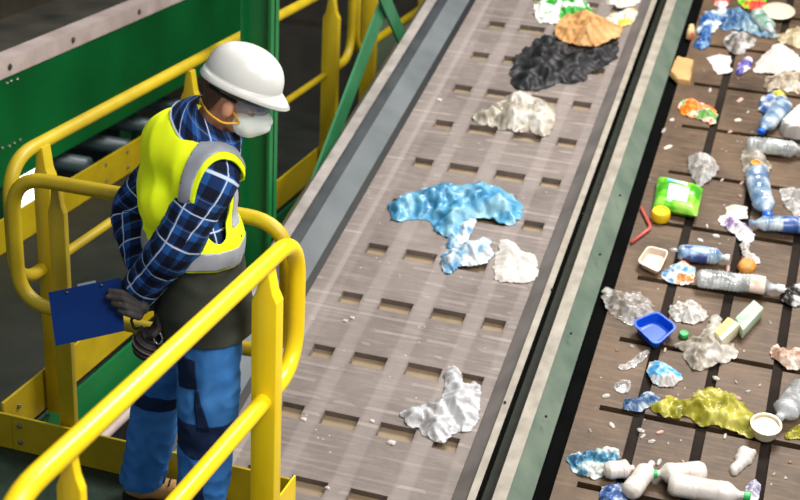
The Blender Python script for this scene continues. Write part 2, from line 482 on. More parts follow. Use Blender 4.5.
# near rail along the belt
nr = rail_thing('bright yellow tubular railing in front of the worker, running beside the grey belt', None)
p = rounded([(Xr, 2.75, .675), (Xr, 2.085, .675), (Xr, 2.085, 1.17), (Xr, 3.835, 1.17), (Xr, 3.835, .675), (Xr, 2.75, .675)], .17, 9)
link('rail_tube', *sweep(p, .030, 20, False), M['yellow'], nr)
post('x', Xr, 3.585, .088, .06, -.25, 1.05, 1.15, nr, M['yellow'])
post('x', Xr-.01, 2.405, .068, .03, -.25, 1.06, 1.15, nr, M['yellow'])
# rear rail across
rr = rail_thing('yellow looped railing crossing behind the worker', None)
p = rounded([(-2.1, Yb, .66), (-2.665, Yb, .66), (-2.665, Yb, 1.17), (-1.585, Yb, 1.17), (-1.585, Yb, .66), (-2.1, Yb, .66)], .15, 9)
link('rail_tube', *sweep(p, .027, 20, False), M['yellow_shaded'], rr)
q = onx(0, 0, 0)
post('x', -2.508, Yb+.045, .068, .030, .002, 1.05, 1.15, rr, M['yellow_shaded'])
# walkway rail going away
wr = rail_thing('long yellow railing running away along the green conveyor plate on the left', None)
p = rounded([(Xl, 4.35, .655), (Xl, 4.03, .655), (Xl, 4.03, 1.17), (Xl, 7.80, 1.17), (Xl, 7.80, .655), (Xl, 7.40, .655)], .17, 9)
link('rail_tube', *sweep(p, .027, 18), M['yellow_shaded'], wr)
link('middle_rail', *sweep([(Xl, 4.3, .655), (Xl, 7.45, .655)], .020, 14), M['yellow_shaded'], wr)
post('x', Xl+.022, 4.24, .072, .06, .0, 1.06, 1.17, wr, M['yellow_shaded'])
post('x', Xl+.02, 5.51, .085, .05, .0, 1.03, 1.15, wr, M['yellow_shaded'])
post('x', Xl+.03, 7.36, .10, .05, -.3, 1.02, 1.15, wr, M['yellow_shaded'])
# far rail beyond the gap
fr = rail_thing('far yellow railing glimpsed behind the green diagonal braces', None)
yf = onx(363, 60, Xl)[1]
p = rounded([(Xl, 10.6, .655), (Xl, yf-.16, .655), (Xl, yf-.16, 1.17), (Xl, 10.6, 1.17)], .15, 8)
link('rail_tube', *sweep(p, .028, 16), M['yellow_shaded'], fr)
post('x', Xl+.02, yf+.05, .10, .05, -.4, 1.05, 1.15, fr, M['yellow_shaded'])
post('x', Xl+.02, yf+1.3, .10, .05, -.4, 1.05, 1.15, fr, M['yellow_shaded'])

def toe(label, lo, hi, m, bolts, axis):
    o = MB().box(lo, hi, bev=.003).build('toe_board', m); tag(o, label, 'toe board', 'yellow toe boards')
    for b in bolts: bolt('bolt', b, axis, .011, o)
    return o
toe('yellow toe board with bolts along the platform edge behind the boots', (-2.735, Yb-.006, .002), (-1.56, Yb+.006, .157), M['yellow_shaded'],
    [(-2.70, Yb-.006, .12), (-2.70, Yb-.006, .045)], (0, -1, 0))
toe('short yellow toe board end piece at the left picture edge, past the joint', (-3.3, Yb-.006, .002), (-2.738, Yb+.006, .157), M['yellow_shaded'], [], (0, -1, 0))
toe('yellow toe board leading away below the long left railing, under the clipboard', (-2.80, 3.93, .004), (-2.788, 8.5, .185), M['yellow_shaded'],
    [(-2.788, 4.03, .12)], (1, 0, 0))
toe('far yellow toe board with four bolts, beyond the walkway under the green conveyor', (-3.858, 3.95, .002), (-3.846, 8.5, .19), M['yellow_shaded'],
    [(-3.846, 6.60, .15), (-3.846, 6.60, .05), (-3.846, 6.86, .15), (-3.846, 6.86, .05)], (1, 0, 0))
tb = MB().box((-1.552, 3.70, .0), (-1.545, 3.93, .16)).box((-1.552, 3.70, .0), (-1.50, 3.708, .16)).build('corner_bracket', M['yellow'])
tag(tb, 'small yellow corner bracket with a bolt at the foot of the near railing post', 'bracket')
bolt('bolt', (-1.525, 3.70, .05), (0, -1, 0), .009, tb)

gb = MB().box((-2.80, 3.96, -.30), (-2.785, 8.5, -.035)).box((-2.83, 3.96, -.30), (-2.74, 8.5, -.285)).build('walkway_beam', M['green'])
tag(gb, 'bright green steel channel beam under the left walkway, below the yellow toe board', 'beam')
pp = MB().add(*sweep([(-2.66, 3.96, onx(122, 419, -2.66)[2]), (-2.66, 7.0, onx(122, 419, -2.66)[2])], .022, 14)).build('support_pipe', M['flange'], None, True)
tag(pp, 'pale grey pipe low in the dark gap behind the legs', 'pipe')

# ------------------------------------------------------------------ green conveyor on the left
gc = empty('belt_conveyor', (0, 0, 0)); tag(gc, 'large dark green conveyor with a pale flange, running away at upper left', 'conveyor')
XP = -4.1
MB().box((XP-.02, 3.2, .20), (XP, 9.3, .80)).build('side_plate', M['green_deep'], gc)
MB().box((XP-.10, 3.2, .80), (XP+.012, 9.3, .895)).build('flange', M['flange'], gc)
MB().box((XP-.95, 3.2, .66), (XP-.10, 9.3, .70)).build('belt', mat('dark_belt', [(42, 44, 40), (84, 80, 70)], .4, 3), gc)
MB().box((XP-1.05, 3.2, .60), (XP-.95, 9.3, 1.02)).build('far_plate', M['darkbrown'], gc)
MB().box((XP-1.06, 3.2, 1.02), (XP-.90, 9.3, 1.06)).build('far_flange', mat('beige_rail', [(150, 130, 100), (180, 160, 130)], .5, 5), gc)
for y in (5.25, 6.05, 6.7, 7.5): bolt('bolt', (XP+.012, y, .85), (1, 0, 0), .018, gc, M['darkbrown'])
for x, y in ((7, 83), (11, 81), (17, 79), (2, 148), (9, 146), (14, 143), (20, 140)):
    P = onx(x, y, XP); bolt('bolt', P, (1, 0, 0), .009, gc)
for i, (y, z) in enumerate(((6.75, .06), (7.25, .02), (7.75, .0), (8.3, -.02))):
    link('idler_roller', *sweep([(XP-.95, y, z), (XP+.05, y, z)], .055, 14), M['teal'], gc)
for y in (6.0, 8.9): MB().box((XP-.15, y, -2.4), (XP-.05, y+.1, .2)).build('leg', M['green_deep'], gc)
for y in (6.0, 8.9): MB().box((XP-.95, y, -2.4), (XP-.85, y+.1, .6)).build('leg', M['green_deep'], gc)

# green column and braces
def hbeam(x0, x1, y0, y1, z0, z1, t=.014):
    mb = MB().box((x0, y0, z0), (x0+t, y1, z1)).box((x1-t, y0, z0), (x1, y1, z1)).box((x0, (y0+y1)/2-t/2, z0), (x1, (y0+y1)/2+t/2, z1))
    return mb
cx0 = ony(240, 100, 5.8)[0]; cx1 = ony(278, 100, 5.9)[0]
col = hbeam(cx0, cx1, 5.8, 5.9, -2.4, 3.4).build('steel_column', M['green']); tag(col, 'bright green steel column standing right behind the worker', 'column')
def flatbar(a, b, w, t, name, label):
    a, b = Vector(a), Vector(b); d = (b-a).normalized(); s = Vector((1, 0, 0)); n = d.cross(s).normalized()
    V, Fc = prism([a-n*w/2-s*t/2, a+n*w/2-s*t/2, a+n*w/2+s*t/2, a-n*w/2+s*t/2], b-a, None)
    o = link(name, V, Fc, M['green_brace'], None, False); return tag(o, label, 'brace')
Xb = -2.43
A_, B_, D_ = onx(392, -18, Xb), onx(286, 262, Xb), onx(412, 62, Xb)
flatbar(A_, B_, .14, .014, 'diagonal_brace', 'long green diagonal brace rising beside the grey conveyor flange')
flatbar(onx(380, -12, Xb+.03), D_, .11, .014, 'diagonal_brace', 'short dark green brace crossing the long one at the top')

# surroundings
def struct(name, lo, hi, m):
    o = MB().box(lo, hi).build(name, m); o['kind'] = 'structure'; return o
wb = struct('wall_back', (-9, 14.0, -2.4), (3, 14.1, 6), mat('dim_wall', [(26, 26, 22), (48, 48, 40)], .8, .8))
wl = struct('wall_left', (-9.1, .5, -2.4), (-9, 14.0, 6), mat('dim_wall_left', [(16, 18, 14), (34, 34, 28)], .8, .8))
wq = onx(4, 150, -6.2); wq2 = onx(37, 225, -6.2)
win = MB().box((-6.22, wq[1]-.9, wq2[2]-.25), (-6.18, wq2[1]+.02, wq[2]+.05)).build('window_1', mat('bright_opening', [(255, 255, 250), (245, 245, 240)], .5, 1, emit=3.0))
win['kind'] = 'structure'
pn = MB().box((ony(369, 50, 10.0)[0], 10.0, -2.4), (-2.50, 10.3, ony(385, 28, 10.0)[2])).build('machine_cabinet', mat('sage_panel', [(92, 108, 84), (112, 126, 100)], .6, 3)); tag(pn, 'dim sage green machine cabinet panel in the background beside the grey conveyor', 'cabinet')
db = MB().box((-6.4, 11.6, -2.4), (-2.7, 12.6, -.2)).box((-6.0, 11.7, -.2), (-3.4, 12.5, .9)).build('machine_housing', M['darkbrown'])
tag(db, 'dark blurred machine housing deep in the background behind the yellow posts', 'machine')

# ------------------------------------------------------------------ the worker
A_T = math.radians(33)
Fw = Vector((math.cos(A_T), math.sin(A_T), 0)); Rt = Vector((math.sin(A_T), -math.cos(A_T), 0)); Up = Vector((0, 0, 1))
RT = Matrix((Fw, -Rt, Up)).transposed()                     # columns: forward, left, up
O = Vector((-1.82, 3.68, 0))
HP, WA, CH, SH = Vector((-1.785, 3.68, .91)), Vector((-1.815, 3.685, 1.08)), Vector((-1.85, 3.69, 1.32)), Vector((-1.838, 3.69, 1.495))
shR, shL = SH+Rt*.155+Fw*.055-Up*.045, SH-Rt*.16+Fw*.02-Up*.035
elR, wrR = Vector((-1.800, 3.505, 1.21)), Vector((-1.955, 3.54, 1.005))
elL, wrL = Vector((-2.115, 3.785, 1.17)), Vector((-1.985, 3.64, 1.0))
hpR, hpL = HP+Rt*.088-Up*.05, HP-Rt*.088-Up*.05
knR, anR = Vector((-1.745, 3.60, .475)), Vector((-1.765, 3.575, .10))
knL, anL = Vector((-2.025, 3.785, .48)), Vector((-2.10, 3.785, .10))
yh, ph = math.radians(14), math.radians(20)
hf = Vector((math.cos(yh)*math.cos(ph), math.sin(yh)*math.cos(ph), -math.sin(ph)))
hr = Vector((math.sin(yh), -math.cos(yh), 0)); hu = hr.cross(hf)
RH = Matrix((hf, -hr, hu)).transposed()
HC = Vector((-1.672, 3.685, 1.685))
def hd(f, r, u): return HC+hf*f+hr*r+hu*u

# the clipboard's plane and the hands on it
BPn = Vector((.22, -.86, .46)).normalized(); BP0 = Vector(ony(122, 300, 3.475))
def bp(x, y, off=0.0):
    return Vector(on(x, y, BPn, BP0+BPn*off))
fingR = [[(135, 299), (122, 293), (110, 291)], [(137, 305), (123, 299), (108, 297)], [(138, 311), (126, 307), (113, 304)], [(139, 317), (129, 314), (120, 311)]]
def hand_parts(s):
    P = []
    palm = bp(142, 307, -.004)
    P.append(('cap', wrR, .027*s, palm, .026*s))
    for fpts, off in zip(fingR, (.014, .016, .016, .014)):
        k = bp(*fpts[0], .012); m_ = bp(*fpts[1], off+.008); t = bp(*fpts[2], off)
        P += [('cap', palm, .016*s, k, .0125*s), ('cap', k, .0122*s, m_, .0112*s), ('cap', m_, .0112*s, t, .0095*s)]
    P += [('cap', palm, .017*s, bp(133, 294, -.016), .013*s), ('cap', bp(133, 294, -.016), .013*s, bp(118, 297, -.018), .010*s)]
    return P
pl0 = Vector((-1.925, 3.60, .935))
def hand_left(s):
    P = [('cap', wrL, .026*s, pl0, .026*s)]
    for k in range(4):
        a = pl0+Vector((.012*k-.005, -.018*k+.012, -.02)); b = a+Vector((.012, -.022, -.035)); c = b+Vector((-.012, -.020, -.028+.004*k)); d = c+Vector((-.018, .004, -.012))
        P += [('cap', pl0, .018*s, a, .013*s), ('cap', a, .0125*s, b, .0115*s), ('cap', b, .0115*s, c, .0105*s), ('cap', c, .0105*s, d, .009*s)]
    P += [('cap', pl0, .018*s, pl0+Vector((-.03, -.035, -.01)), .013*s), ('cap', pl0+Vector((-.03, -.035, -.01)), .012*s, pl0+Vector((-.035, -.06, -.03)), .010*s)]
    return P

torso = [('ell', HP, (.125, .165, .13), RT), ('ell', WA, (.112, .15, .16), RT), ('ell', CH, (.13, .17, .20), RT),
         ('ell', SH-Fw*.03-Up*.05, (.09, .125, .10), RT), ('cap', shL-Up*.02, .06, shR-Up*.02, .06)]
neck0, neck1 = Vector((-1.785, 3.688, 1.53)), Vector((-1.700, 3.683, 1.645))
head = [('cap', neck0, .064, neck1, .057), ('ell', hd(-.004, 0, .005), (.097, .076, .098), RH), ('ell', hd(.022, 0, -.07), (.066, .057, .062), RH),
        ('ell', hd(.05, 0, -.03), (.046, .054, .06), RH), ('cap', hd(.085, 0, -.012), .010, hd(.108, 0, -.05), .014), ('ell', hd(.074, 0, -.108), (.02, .024, .016), RH),
        ('ell', hd(.086, .0, .008), (.014, .045, .009), RH), ('ell', hd(.088, 0, -.078), (.012, .024, .008), RH)]
for s in (1, -1):
    head += [('ell', hd(-.004, s*.081, -.040), (.020, .012, .032), RH), ('ell', hd(.06, s*.034, -.04), (.025, .02, .02), RH)]
limbs = [('cap', shR, .058, elR, .044), ('cap', elR, .044, wrR, .030), ('cap', shL, .058, elL, .044), ('cap', elL, .044, wrL, .030),
         ('cap', hpR, .088, knR, .058), ('cap', knR, .056, anR, .042), ('cap', hpL, .088, knL, .058), ('cap', knL, .056, anL, .042)]
for an, yaw in ((anR, 8), (anL, 12)):
    d = Vector((math.cos(math.radians(yaw)), math.sin(math.radians(yaw)), 0))
    limbs += [('cap', an-d*.03-Up*.055, .032, an+d*.13-Up*.065, .026)]
Vb, Tb = remesh(torso+head+limbs+hand_parts(.78)+hand_left(.78), .0065, 3)
M['skin'] = mat('skin', [(204, 138, 104), (226, 164, 130)], .5, 14, bump=.04, bscale=120)
person = link('person', Vb, Tb, M['skin'], None, True, origin=O); person.location = O
tag(person, 'worker in white hard hat, yellow vest and plaid shirt, hands clasped behind the back', 'person')
def wear(name, V, T, m, par=person, uvs=None, smooth=True):
    o = link(name, V, T, m, par, smooth, uvs, origin=O); return o
def wrinkle(V, T, amp, sc, seed, stretch=(1, 1, 1), top=None):
    n = normals(V, T); V = V.copy()
    for i, v in enumerate(V):
        q = (v[0]*stretch[0], v[1]*stretch[1], v[2]*stretch[2])
        a = nz(q, sc, seed); b = 1-2*abs(nz(q, sc*1.7, seed+9))
        V[i] = v+n[i]*amp*(a*.8+b*.6)*(top(v[2]) if top else 1)
    return V

# trousers
tr = [('ell', HP, (.142, .178, .14), RT), ('cap', hpR, .112, knR, .092), ('cap', knR, .090, anR, .086), ('cap', hpL, .112, knL, .086), ('cap', knL, .084, anL, .080)]
V, T = remesh(tr, .008, 6)
V = wrinkle(V, T, .013, 10, 3.1, (1, 1, .8), lambda z: max(.0, min(1, (.87-z)/.12))) 
V, T = clip(V, T, [min(v[2]-.085, 1.0-v[2]) for v in V])
M['denim'] = mat('blue_work_cloth', [(40, 96, 160), (74, 138, 206)], .85, 5, bump=.12, bscale=260, spec=.15)
M['navy'] = mat('navy_cloth', [(20, 34, 62), (32, 48, 80)], .85, 8, bump=.12, bscale=260, spec=.15)
trs = wear('trousers', V, T, M['denim'])
Nr = normals(V, T)
def px(v):
    d = np.array(v)-CAM; z = d @ _f
    return (400+F*(d @ _r)/z, 250-F*(d @ _u)/z)
def legside(v): return 1 if (Vector(v)-(hpR+anR)/2).dot(Rt) > (Vector(v)-(hpL+anL)/2).dot(-Rt)*1.0 and abs(v[0]+1.75) < .14 else -1
def patch(name, fn, off=.0035, m=None, par=trs):
    n = normals(V, T); W = V+n*off
    V2, T2 = clip(W, T, [fn(v) for v in V])
    if len(T2): return wear(name, *solid(V2, T2, off*.7), m or M['navy'], par)
rleg = lambda v: min(v[0]+1.875, .3) if v[2] < .78 else .3
lleg = lambda v: -1.895-v[0]
patch('knee_patch', lambda v: min(rleg(v), .565-.1*(v[0]+1.745)-v[2], v[2]-.425-.35*abs(v[0]+1.745)))
patch('knee_patch', lambda v: min(lleg(v), .512-v[2]-.1*(v[0]+2.0), v[2]-.45+.1*(v[0]+2.0)))
patch('seam_stripe', lambda v: min(rleg(v), .008+.09*(.70-v[2])-abs(v[0]+1.712+.10*(v[2]-.5)), v[2]-.54, .70-v[2], 3.58-v[1]))
patch('back_pocket', lambda v: min(.040-abs(v[0]+1.772+.06*(v[2]-.76)), v[2]-.695-.25*(v[0]+1.77), .815-.1*(v[0]+1.77)-v[2], 3.60-v[1]))
patch('shin_stripe', lambda v: min(rleg(v), .016-abs(v[0]+1.73), .40-v[2], 3.58-v[1]))
# boots
M['tan'] = mat('tan_boot_leather', [(168, 122, 66), (196, 150, 90)], .6, 12, bump=.1)
for an, yaw in ((anR, 8), (anL, 12)):
    d = Vector((math.cos(math.radians(yaw)), math.sin(math.radians(yaw)), 0)); sd = Vector((-d.y, d.x, 0))
    z0 = Vector((an.x, an.y, 0)); Rf = Matrix((d, sd, Up)).transposed()
    Vx, Tx = remesh([('cap', z0+Up*.17, .058, z0+Up*.07, .055), ('cap', z0-d*.03+Up*.065, .045, z0+d*.15+Up*.055, .040), ('ell', z0+d*.155+Up*.055, (.06, .048, .042), Rf)], .006, 4)
    Vx, Tx = clip(Vx, Tx, [v[2]-.022 for v in Vx])
    bt = wear('boot', Vx, Tx, M['tan'])
    out = [z0+d*(.075+.155*math.copysign(abs(math.cos(t))**.75, math.cos(t)))+sd*(.048*math.copysign(abs(math.sin(t))**.75, math.sin(t))*(1+.12*math.cos(t)))+Up*.002 for t in [2*math.pi*k/28 for k in range(28)]]
    Vs, Fs = prism(out, (0, 0, .026), None); wear('sole', Vs, Fs, M['black'], bt, smooth=False)
    for k in range(4):
        a = z0+d*(.07+.018*k)+Up*(.115-.011*k); wear('lace', *sweep([a-sd*.03, a+Up*.012, a+sd*.03], .003, 6), M['black'], bt)

# jacket tail below the vest
def tube(path, radii, n=30, m=40, wr=.006, seed=0, sc=9, frame=None, flat=None, vst=1.0):
    P = [Vector(p) for p in path]
    def cr(L, t):
        i = min(int(t), len(L)-2); u = t-i
        p0 = L[max(0, i-1)]; p1 = L[i]; p2 = L[i+1]; p3 = L[min(len(L)-1, i+2)]
        return (p1*2+(p2-p0)*u+(p0*2-p1*5+p2*4-p3)*u*u+(p1*3-p0-p2*3+p3)*u**3)*.5
    V, Fc, UV = [], [], []; N = None; s = 0; prev = None
    for i in range(m):
        t = (len(P)-1)*i/(m-1)
        c = cr(P, min(t, len(P)-1-1e-6)); c2 = cr(P, min(t+.02, len(P)-1-1e-7)); c1 = cr(P, max(t-.02, 0))
        d = (c2-c1).normalized()
        if frame: N = (frame[0]-d*frame[0].dot(d)).normalized()
        else: N = (d.orthogonal() if N is None else N-d*N.dot(d)).normalized()
        B = d.cross(N); k = min(int(t), len(P)-2); u = t-k
        ra, rb = [radii[k][j]*(1-u)+radii[k+1][j]*u for j in (0, 1)]
        if prev is not None: s += (c-prev).length
        prev = c
        for j in range(n+1):
            a = 2*math.pi*j/n
            q = c+N*math.cos(a)*ra+B*math.sin(a)*rb
            aj = 2*math.pi*(j % n)/n
            cc = c+N*math.cos(aj)*ra+B*math.sin(aj)*rb
            w = wr*(nz(cc, sc, seed)*.9+(1-2*abs(nz(cc, sc*1.8, seed+5)))*.7)
            V.append(q+(q-c).normalized()*w); UV.append((a*(ra+rb)/2, s*vst))
    for i in range(m-1):
        for j in range(n): Fc.append([i*(n+1)+j, i*(n+1)+j+1, (i+1)*(n+1)+j+1, (i+1)*(n+1)+j])
    return V, Fc, UV
M['olive'] = mat('dark_olive_cloth', [(46, 48, 40), (66, 68, 58)], .8, 7, bump=.1, bscale=200, spec=.2)
Vj, Fj, Uj = tube([(-1.815, 3.685, 1.19), (-1.805, 3.685, 1.05), (-1.79, 3.68, .93), (-1.785, 3.675, .845)], [(.14, .172), (.148, .18), (.160, .197), (.156, .196)], 48, 36, .008, 2.2, 8, frame=(Fw, Rt))
Tj = tris(Fj); wear('jacket', *solid(np.array([tuple(v) for v in Vj]), Tj, .006), M['olive'])

# shirt: torso, sleeves and collar in one mesh with plaid laid out along each piece
M['plaid'] = plaid_mat()
sh_parts = [('ell', WA+Up*.05, (.13, .165, .17), RT), ('ell', CH, (.136, .170, .195), RT), ('ell', SH-Fw*.03-Up*.05, (.098, .13, .11), RT), ('cap', shL-Up*.02, .068, shR-Up*.02, .074)]
Vt, Tt = remesh(sh_parts, .010, 6)
axn = (neck1-neck0).normalized()
def ndist(v):
    q = Vector(v)-neck0; return (q-axn*q.dot(axn)).length if q.dot(axn) > -.12 else 1
Vt, Tt = clip(Vt, Tt, [min(v[2]-1.08, ndist(v)-.06 if v[2] > 1.42 else .1) for v in Vt])
Ut = [(math.atan2((Vector(v)-CH).dot(Rt), (Vector(v)-CH).dot(Fw))*.17, v[2]) for v in Vt]
SV = [tuple(v) for v in Vt]; SF = [list(t) for t in Tt]; SU = list(Ut)
def addp(V, Fc, U):
    n = len(SV); SV.extend(tuple(v) for v in V); SF.extend([[i+n for i in f] for f in Fc]); SU.extend(U)
mR = (shR*.5+elR*.5)+Vector((.006, -.008, 0)); fR = elR*.5+wrR*.5
addp(*tube([shR+Vector((-.02, .05, .02)), shR+Vector((.0, -.012, -.02)), mR, elR, fR, wrR+(wrR-elR)*.06], [(.066, .066), (.080, .080), (.078, .078), (.074, .074), (.068, .068), (.056, .056)], 32, 64, .008, 4.4, 13, frame=(Rt, Fw)))
mL = shL*.5+elL*.5; fL = elL*.5+wrL*.5
addp(*tube([shL+Vector((.04, -.04, -.02)), shL+Vector((0, .0, -.03)), mL, elL, fL, wrL], [(.05, .05), (.070, .070), (.070, .070), (.066, .066), (.06, .06), (.05, .05)], 32, 56, .008, 7.7, 13, frame=(-Fw, Rt)))
cb = neck0+Vector((.0, 0, .002))
cV, cF, cU = tube([cb, cb+axn*.045, cb+axn*.085], [(.120, .126), (.102, .106), (.080, .080)], 36, 12, .003, 1, 12, frame=(Fw, Rt))
cV2, cF2, cU2 = tube([cb+axn*.085, cb+axn*.05, cb+axn*.004], [(.0805, .0805), (.108, .112), (.130, .138)], 36, 10, .003, 1, 12, frame=(Fw, Rt))
addp(cV, cF, cU); addp(cV2, cF2, cU2)
shirt = link('shirt', SV, SF, M['plaid'], person, True, SU, origin=O)
# sleeve cuffs
cuff = mat('blue_cuff', [(30, 74, 140), (60, 112, 180)], .8, 18, bump=.1)
Vc, Fc_, _x = tube([wrR-(wrR-elR)*.10, wrR+(wrR-elR)*.08, wrR+(wrR-elR)*.16], [(.062, .062), (.066, .066), (.056, .056)], 28, 14, .006, 3, 20, frame=(Rt, Fw))
wear('cuff', *solid(np.array([tuple(v) for v in Vc]), tris(Fc_), .004), M['plaid'], shirt, None)

# hi-vis vest
vs_parts = [('ell', WA+Up*.07-Fw*.012, (.168, .192, .17), RT), ('ell', CH-Fw*.005, (.160, .192, .21), RT), ('ell', SH-Fw*.04-Up*.03, (.118, .15, .13), RT), ('cap', shL-Up*.01, .094, shR-Rt*.0-Up*.01, .098), ('cap', shR-Up*.01, .098, shR*.72+elR*.28, .102)]
Vv, Tv = remesh(vs_parts+[('ell', SH+Rt*.06-Fw*.01-Up*.045, (.12, .13, .115), RT), ('cap', SH-Up*.10-Fw*.07, .09, CH-Fw*.045+Rt*.06, .13)], .009, 28)
Vv = wrinkle(Vv, Tv, .009, 6.5, 5.5, (1.3, 1.3, .45))
def frz(v): q = Vector(v)-SH; return q.dot(Fw), q.dot(Rt), v[2]
def arm_d(v, side=1):
    f, r, z = frz(v)
    if r*side < .04: return 1.0
    if side == 1: a, b, c = (f-.075)/.100, (z-1.35)/.170, (r-.30)/.21
    else: a, b, c = (f-.05)/.085, (z-1.33)/.16, (-r-.29)/.16
    return (math.sqrt(a*a+b*b+c*c)-1)*.13
def hem(v):
    f, r, z = frz(v); return z-(1.118-.05*f)
def necko(v):
    f, r, z = frz(v)
    a = ndist(v)-.098 if v[2] > 1.40 else .2
    return min(a, abs(r-.02)-.30*(z-1.24)) if f > .035 and z > 1.24 else a
def vestf(v): return min(hem(v), necko(v), arm_d(v, 1), arm_d(v, -1))
M['hivis'] = mat('hi_vis_yellow', [(206, 232, 0), (236, 246, 24)], .65, 3, bump=.06, bscale=300, spec=.3, emit=.08)
M['reflect'] = mat('silver_reflective', [(138, 140, 148), (164, 166, 174)], .4, 8, bump=.08, bscale=300)
V2, T2 = clip(Vv, Tv, [vestf(v) for v in Vv])
vest = wear('safety_vest', *solid(V2, T2, .005), M['hivis'])
nv = normals(Vv, Tv); Vo = Vv+nv*.003
def band(name, fn, m, off=.003):
    a, b = clip(Vv+nv*off, Tv, [fn(v) for v in Vv])
    if len(b): wear(name, *solid(a, b, off*.8), m, vest)
band('reflective_band', lambda v: min(arm_d(v, 1)-.016, .060-arm_d(v, 1), v[2]-1.235+.0, necko(v)-.012), M['reflect'])
band('reflective_band', lambda v: min(arm_d(v, -1)-.016, .060-arm_d(v, -1), v[2]-1.235, necko(v)-.012), M['reflect'])
band('reflective_band', lambda v: min(hem(v)-.006, .066-hem(v)), M['reflect'])

# gloves
M['glove'] = mat('dark_work_glove', [(34, 31, 30), (62, 56, 52)], .75, 26, bump=.25, bscale=160)
for P in (hand_parts(1.0), hand_left(1.0)):
    a, b = remesh(P, .0035, 3); wear('glove', a, b, M['glove'])

# face, hair, hat
def hl(v): q = Vector(v)-HC; return q.dot(hf), q.dot(hr), q.dot(hu)
a, b = remesh([('ell', hd(-.006, 0, .005), (.101, .080, .102), RH), ('ell', hd(-.05, 0, -.055), (.045, .055, .045), RH)], .005, 4)
fn = [min(-.034-hl(v)[0]-.4*max(0, -hl(v)[2]-.02), hl(v)[2]+.085) for v in a]
a2, b2 = clip(a, b, fn)
wear('hair', *solid(wrinkle(a2, b2, .002, 60, 1), b2, .003), mat('short_brown_hair', [(64, 42, 28), (104, 70, 46)], .7, 60, bump=.4, bscale=300))
for s in (1, -1):
    wear('eye', *ball(hd(.079, s*.032, -.028), .0125, 14, 10), mat('eye', [(225, 220, 214), (240, 236, 230)], .2, 5))
    wear('eyebrow', *sweep([hd(.088, s*.016, -.006), hd(.090, s*.034, .000), hd(.078, s*.052, -.006)], .004, 8), mat('brow', [(64, 44, 30), (80, 56, 40)], .8, 40))

# respirator cup over nose and mouth
def ringsurf(fn, nu, nv, closed_u=True):
    V, Fc = [], []
    for i in range(nv+1):
        for j in range(nu): V.append(fn(2*math.pi*j/nu, i/nv))
    for i in range(nv):
        for j in range(nu): Fc.append([i*nu+j, i*nu+(j+1) % nu, (i+1)*nu+(j+1) % nu, (i+1)*nu+j])
    Fc.append([nv*nu+j for j in range(nu)])
    return V, Fc
def maskf(t, w):
    w2 = w*math.pi/2*.96
    rad = math.cos(w2)
    return hd(.058+.078*math.sin(w2)-.022*math.cos(t)*0, 0, -.066)+hr*(math.cos(t)*.062*rad)+hu*(math.sin(t)*(.066 if math.sin(t) < 0 else .060)*rad)+hf*(-.035*abs(math.cos(t))**2*rad+.004*math.sin(6*w2))
Vm, Fm = ringsurf(maskf, 32, 14)
M['mask'] = mat('white_mask_fabric', [(226, 232, 226), (238, 242, 236)], .85, 12, bump=.1, bscale=150)
mk = wear('dust_mask', Vm, Fm, M['mask'])
M['strap'] = mat('orange_yellow_elastic', [(236, 168, 30), (244, 190, 60)], .6, 20)
for u0, u1 in ((-.055, .02), (-.085, -.075)):
    for s in (1, -1):
        wear('strap', *sweep(rounded([hd(.045, s*.060, -.075), hd(.0, s*.080, (u0+u1)/2-.01), hd(-.055, s*.074, u1-.005), hd(-.098, 0, u1)], .05), .0034, 8), M['strap'], mk)
# goggles
def gog(t, w): return None
Vg = []; Fg = []
ng = 22
for i in range(2):
    for j in range(ng+1):
        a_ = math.radians(-88+176*j/ng)
        Vg.append(hd(.012+.100*math.cos(a_)+.004*i, .084*math.sin(a_), (.006 if i else -.030+.008*math.exp(-(a_*6)**2))))
for j in range(ng): Fg.append([j, j+1, ng+1+j+1, ng+1+j])
M['lens'] = mat('clear_goggle_lens', [(120, 140, 165), (150, 170, 190)], .08, 8, alpha=.45, spec=.8)
gg = wear('goggles', *solid(np.array([tuple(v) for v in Vg]), tris(Fg), .002), M['lens'])
wear('frame', *sweep([Vector(v) for v in Vg[ng+1:]], .004, 8), mat('goggle_frame', [(36, 52, 84), (52, 70, 104)], .4, 10), gg)
for s in (1, -1): wear('temple_arm', *sweep([hd(.016, s*.085, -.008), hd(-.03, s*.086, -.004), hd(-.08, s*.06, .0)], .0055, 8), M['black'], gg)

# hard hat
HB = hd(.004, 0, .037)
def hat(t, w):
    c, s = math.cos(t), math.sin(t)
    front = max(0, c)
    rf = .123 if c > 0 else .122; rs = .104
    if w <= .8:
        q = w/.8; ang = q*math.pi/2
        rad = math.sin(ang)**.92; z = .112*math.cos(ang)**.86
        if abs(s) < .22 and q > .05: z += .004*(1-(abs(s)/.22)**2)*math.sin(min(1, q*1.1)*math.pi)
        f, r, u = rf*rad*c, rs*rad*s, z
    else:
        q = (w-.8)/.2
        e = .003+.005*q; vis = .032*front**2.2*q
        f, r = (rf+e+vis)*c, (rs+e)*s
        u = -.018*q-.010*front**2*q*q + .006*(abs(s)**2)*q
    return HB+hf*f+hr*r+hu*u
V, Fc = [], []
nu = 64; ws = [0.02]+[.8*i/18 for i in range(1, 19)]+[.803, .83, .88, .94, 1.0]
for w_ in ws:
    for j in range(nu): V.append(tuple(hat(2*math.pi*j/nu, w_)))
for i in range(len(ws)-1):
    for j in range(nu): Fc.append([i*nu+j, (i+1)*nu+j, (i+1)*nu+(j+1) % nu, i*nu+(j+1) % nu])
Fc.append(list(range(nu)))
M['hat'] = mat('white_hat_plastic', [(204, 202, 194), (214, 212, 204)], .28, 4, spec=.5, coat=.2)
Vh, Fh = solid(np.array(V), tris(Fc), .004)
ht = wear('hard_hat', Vh, Fh, M['hat'])
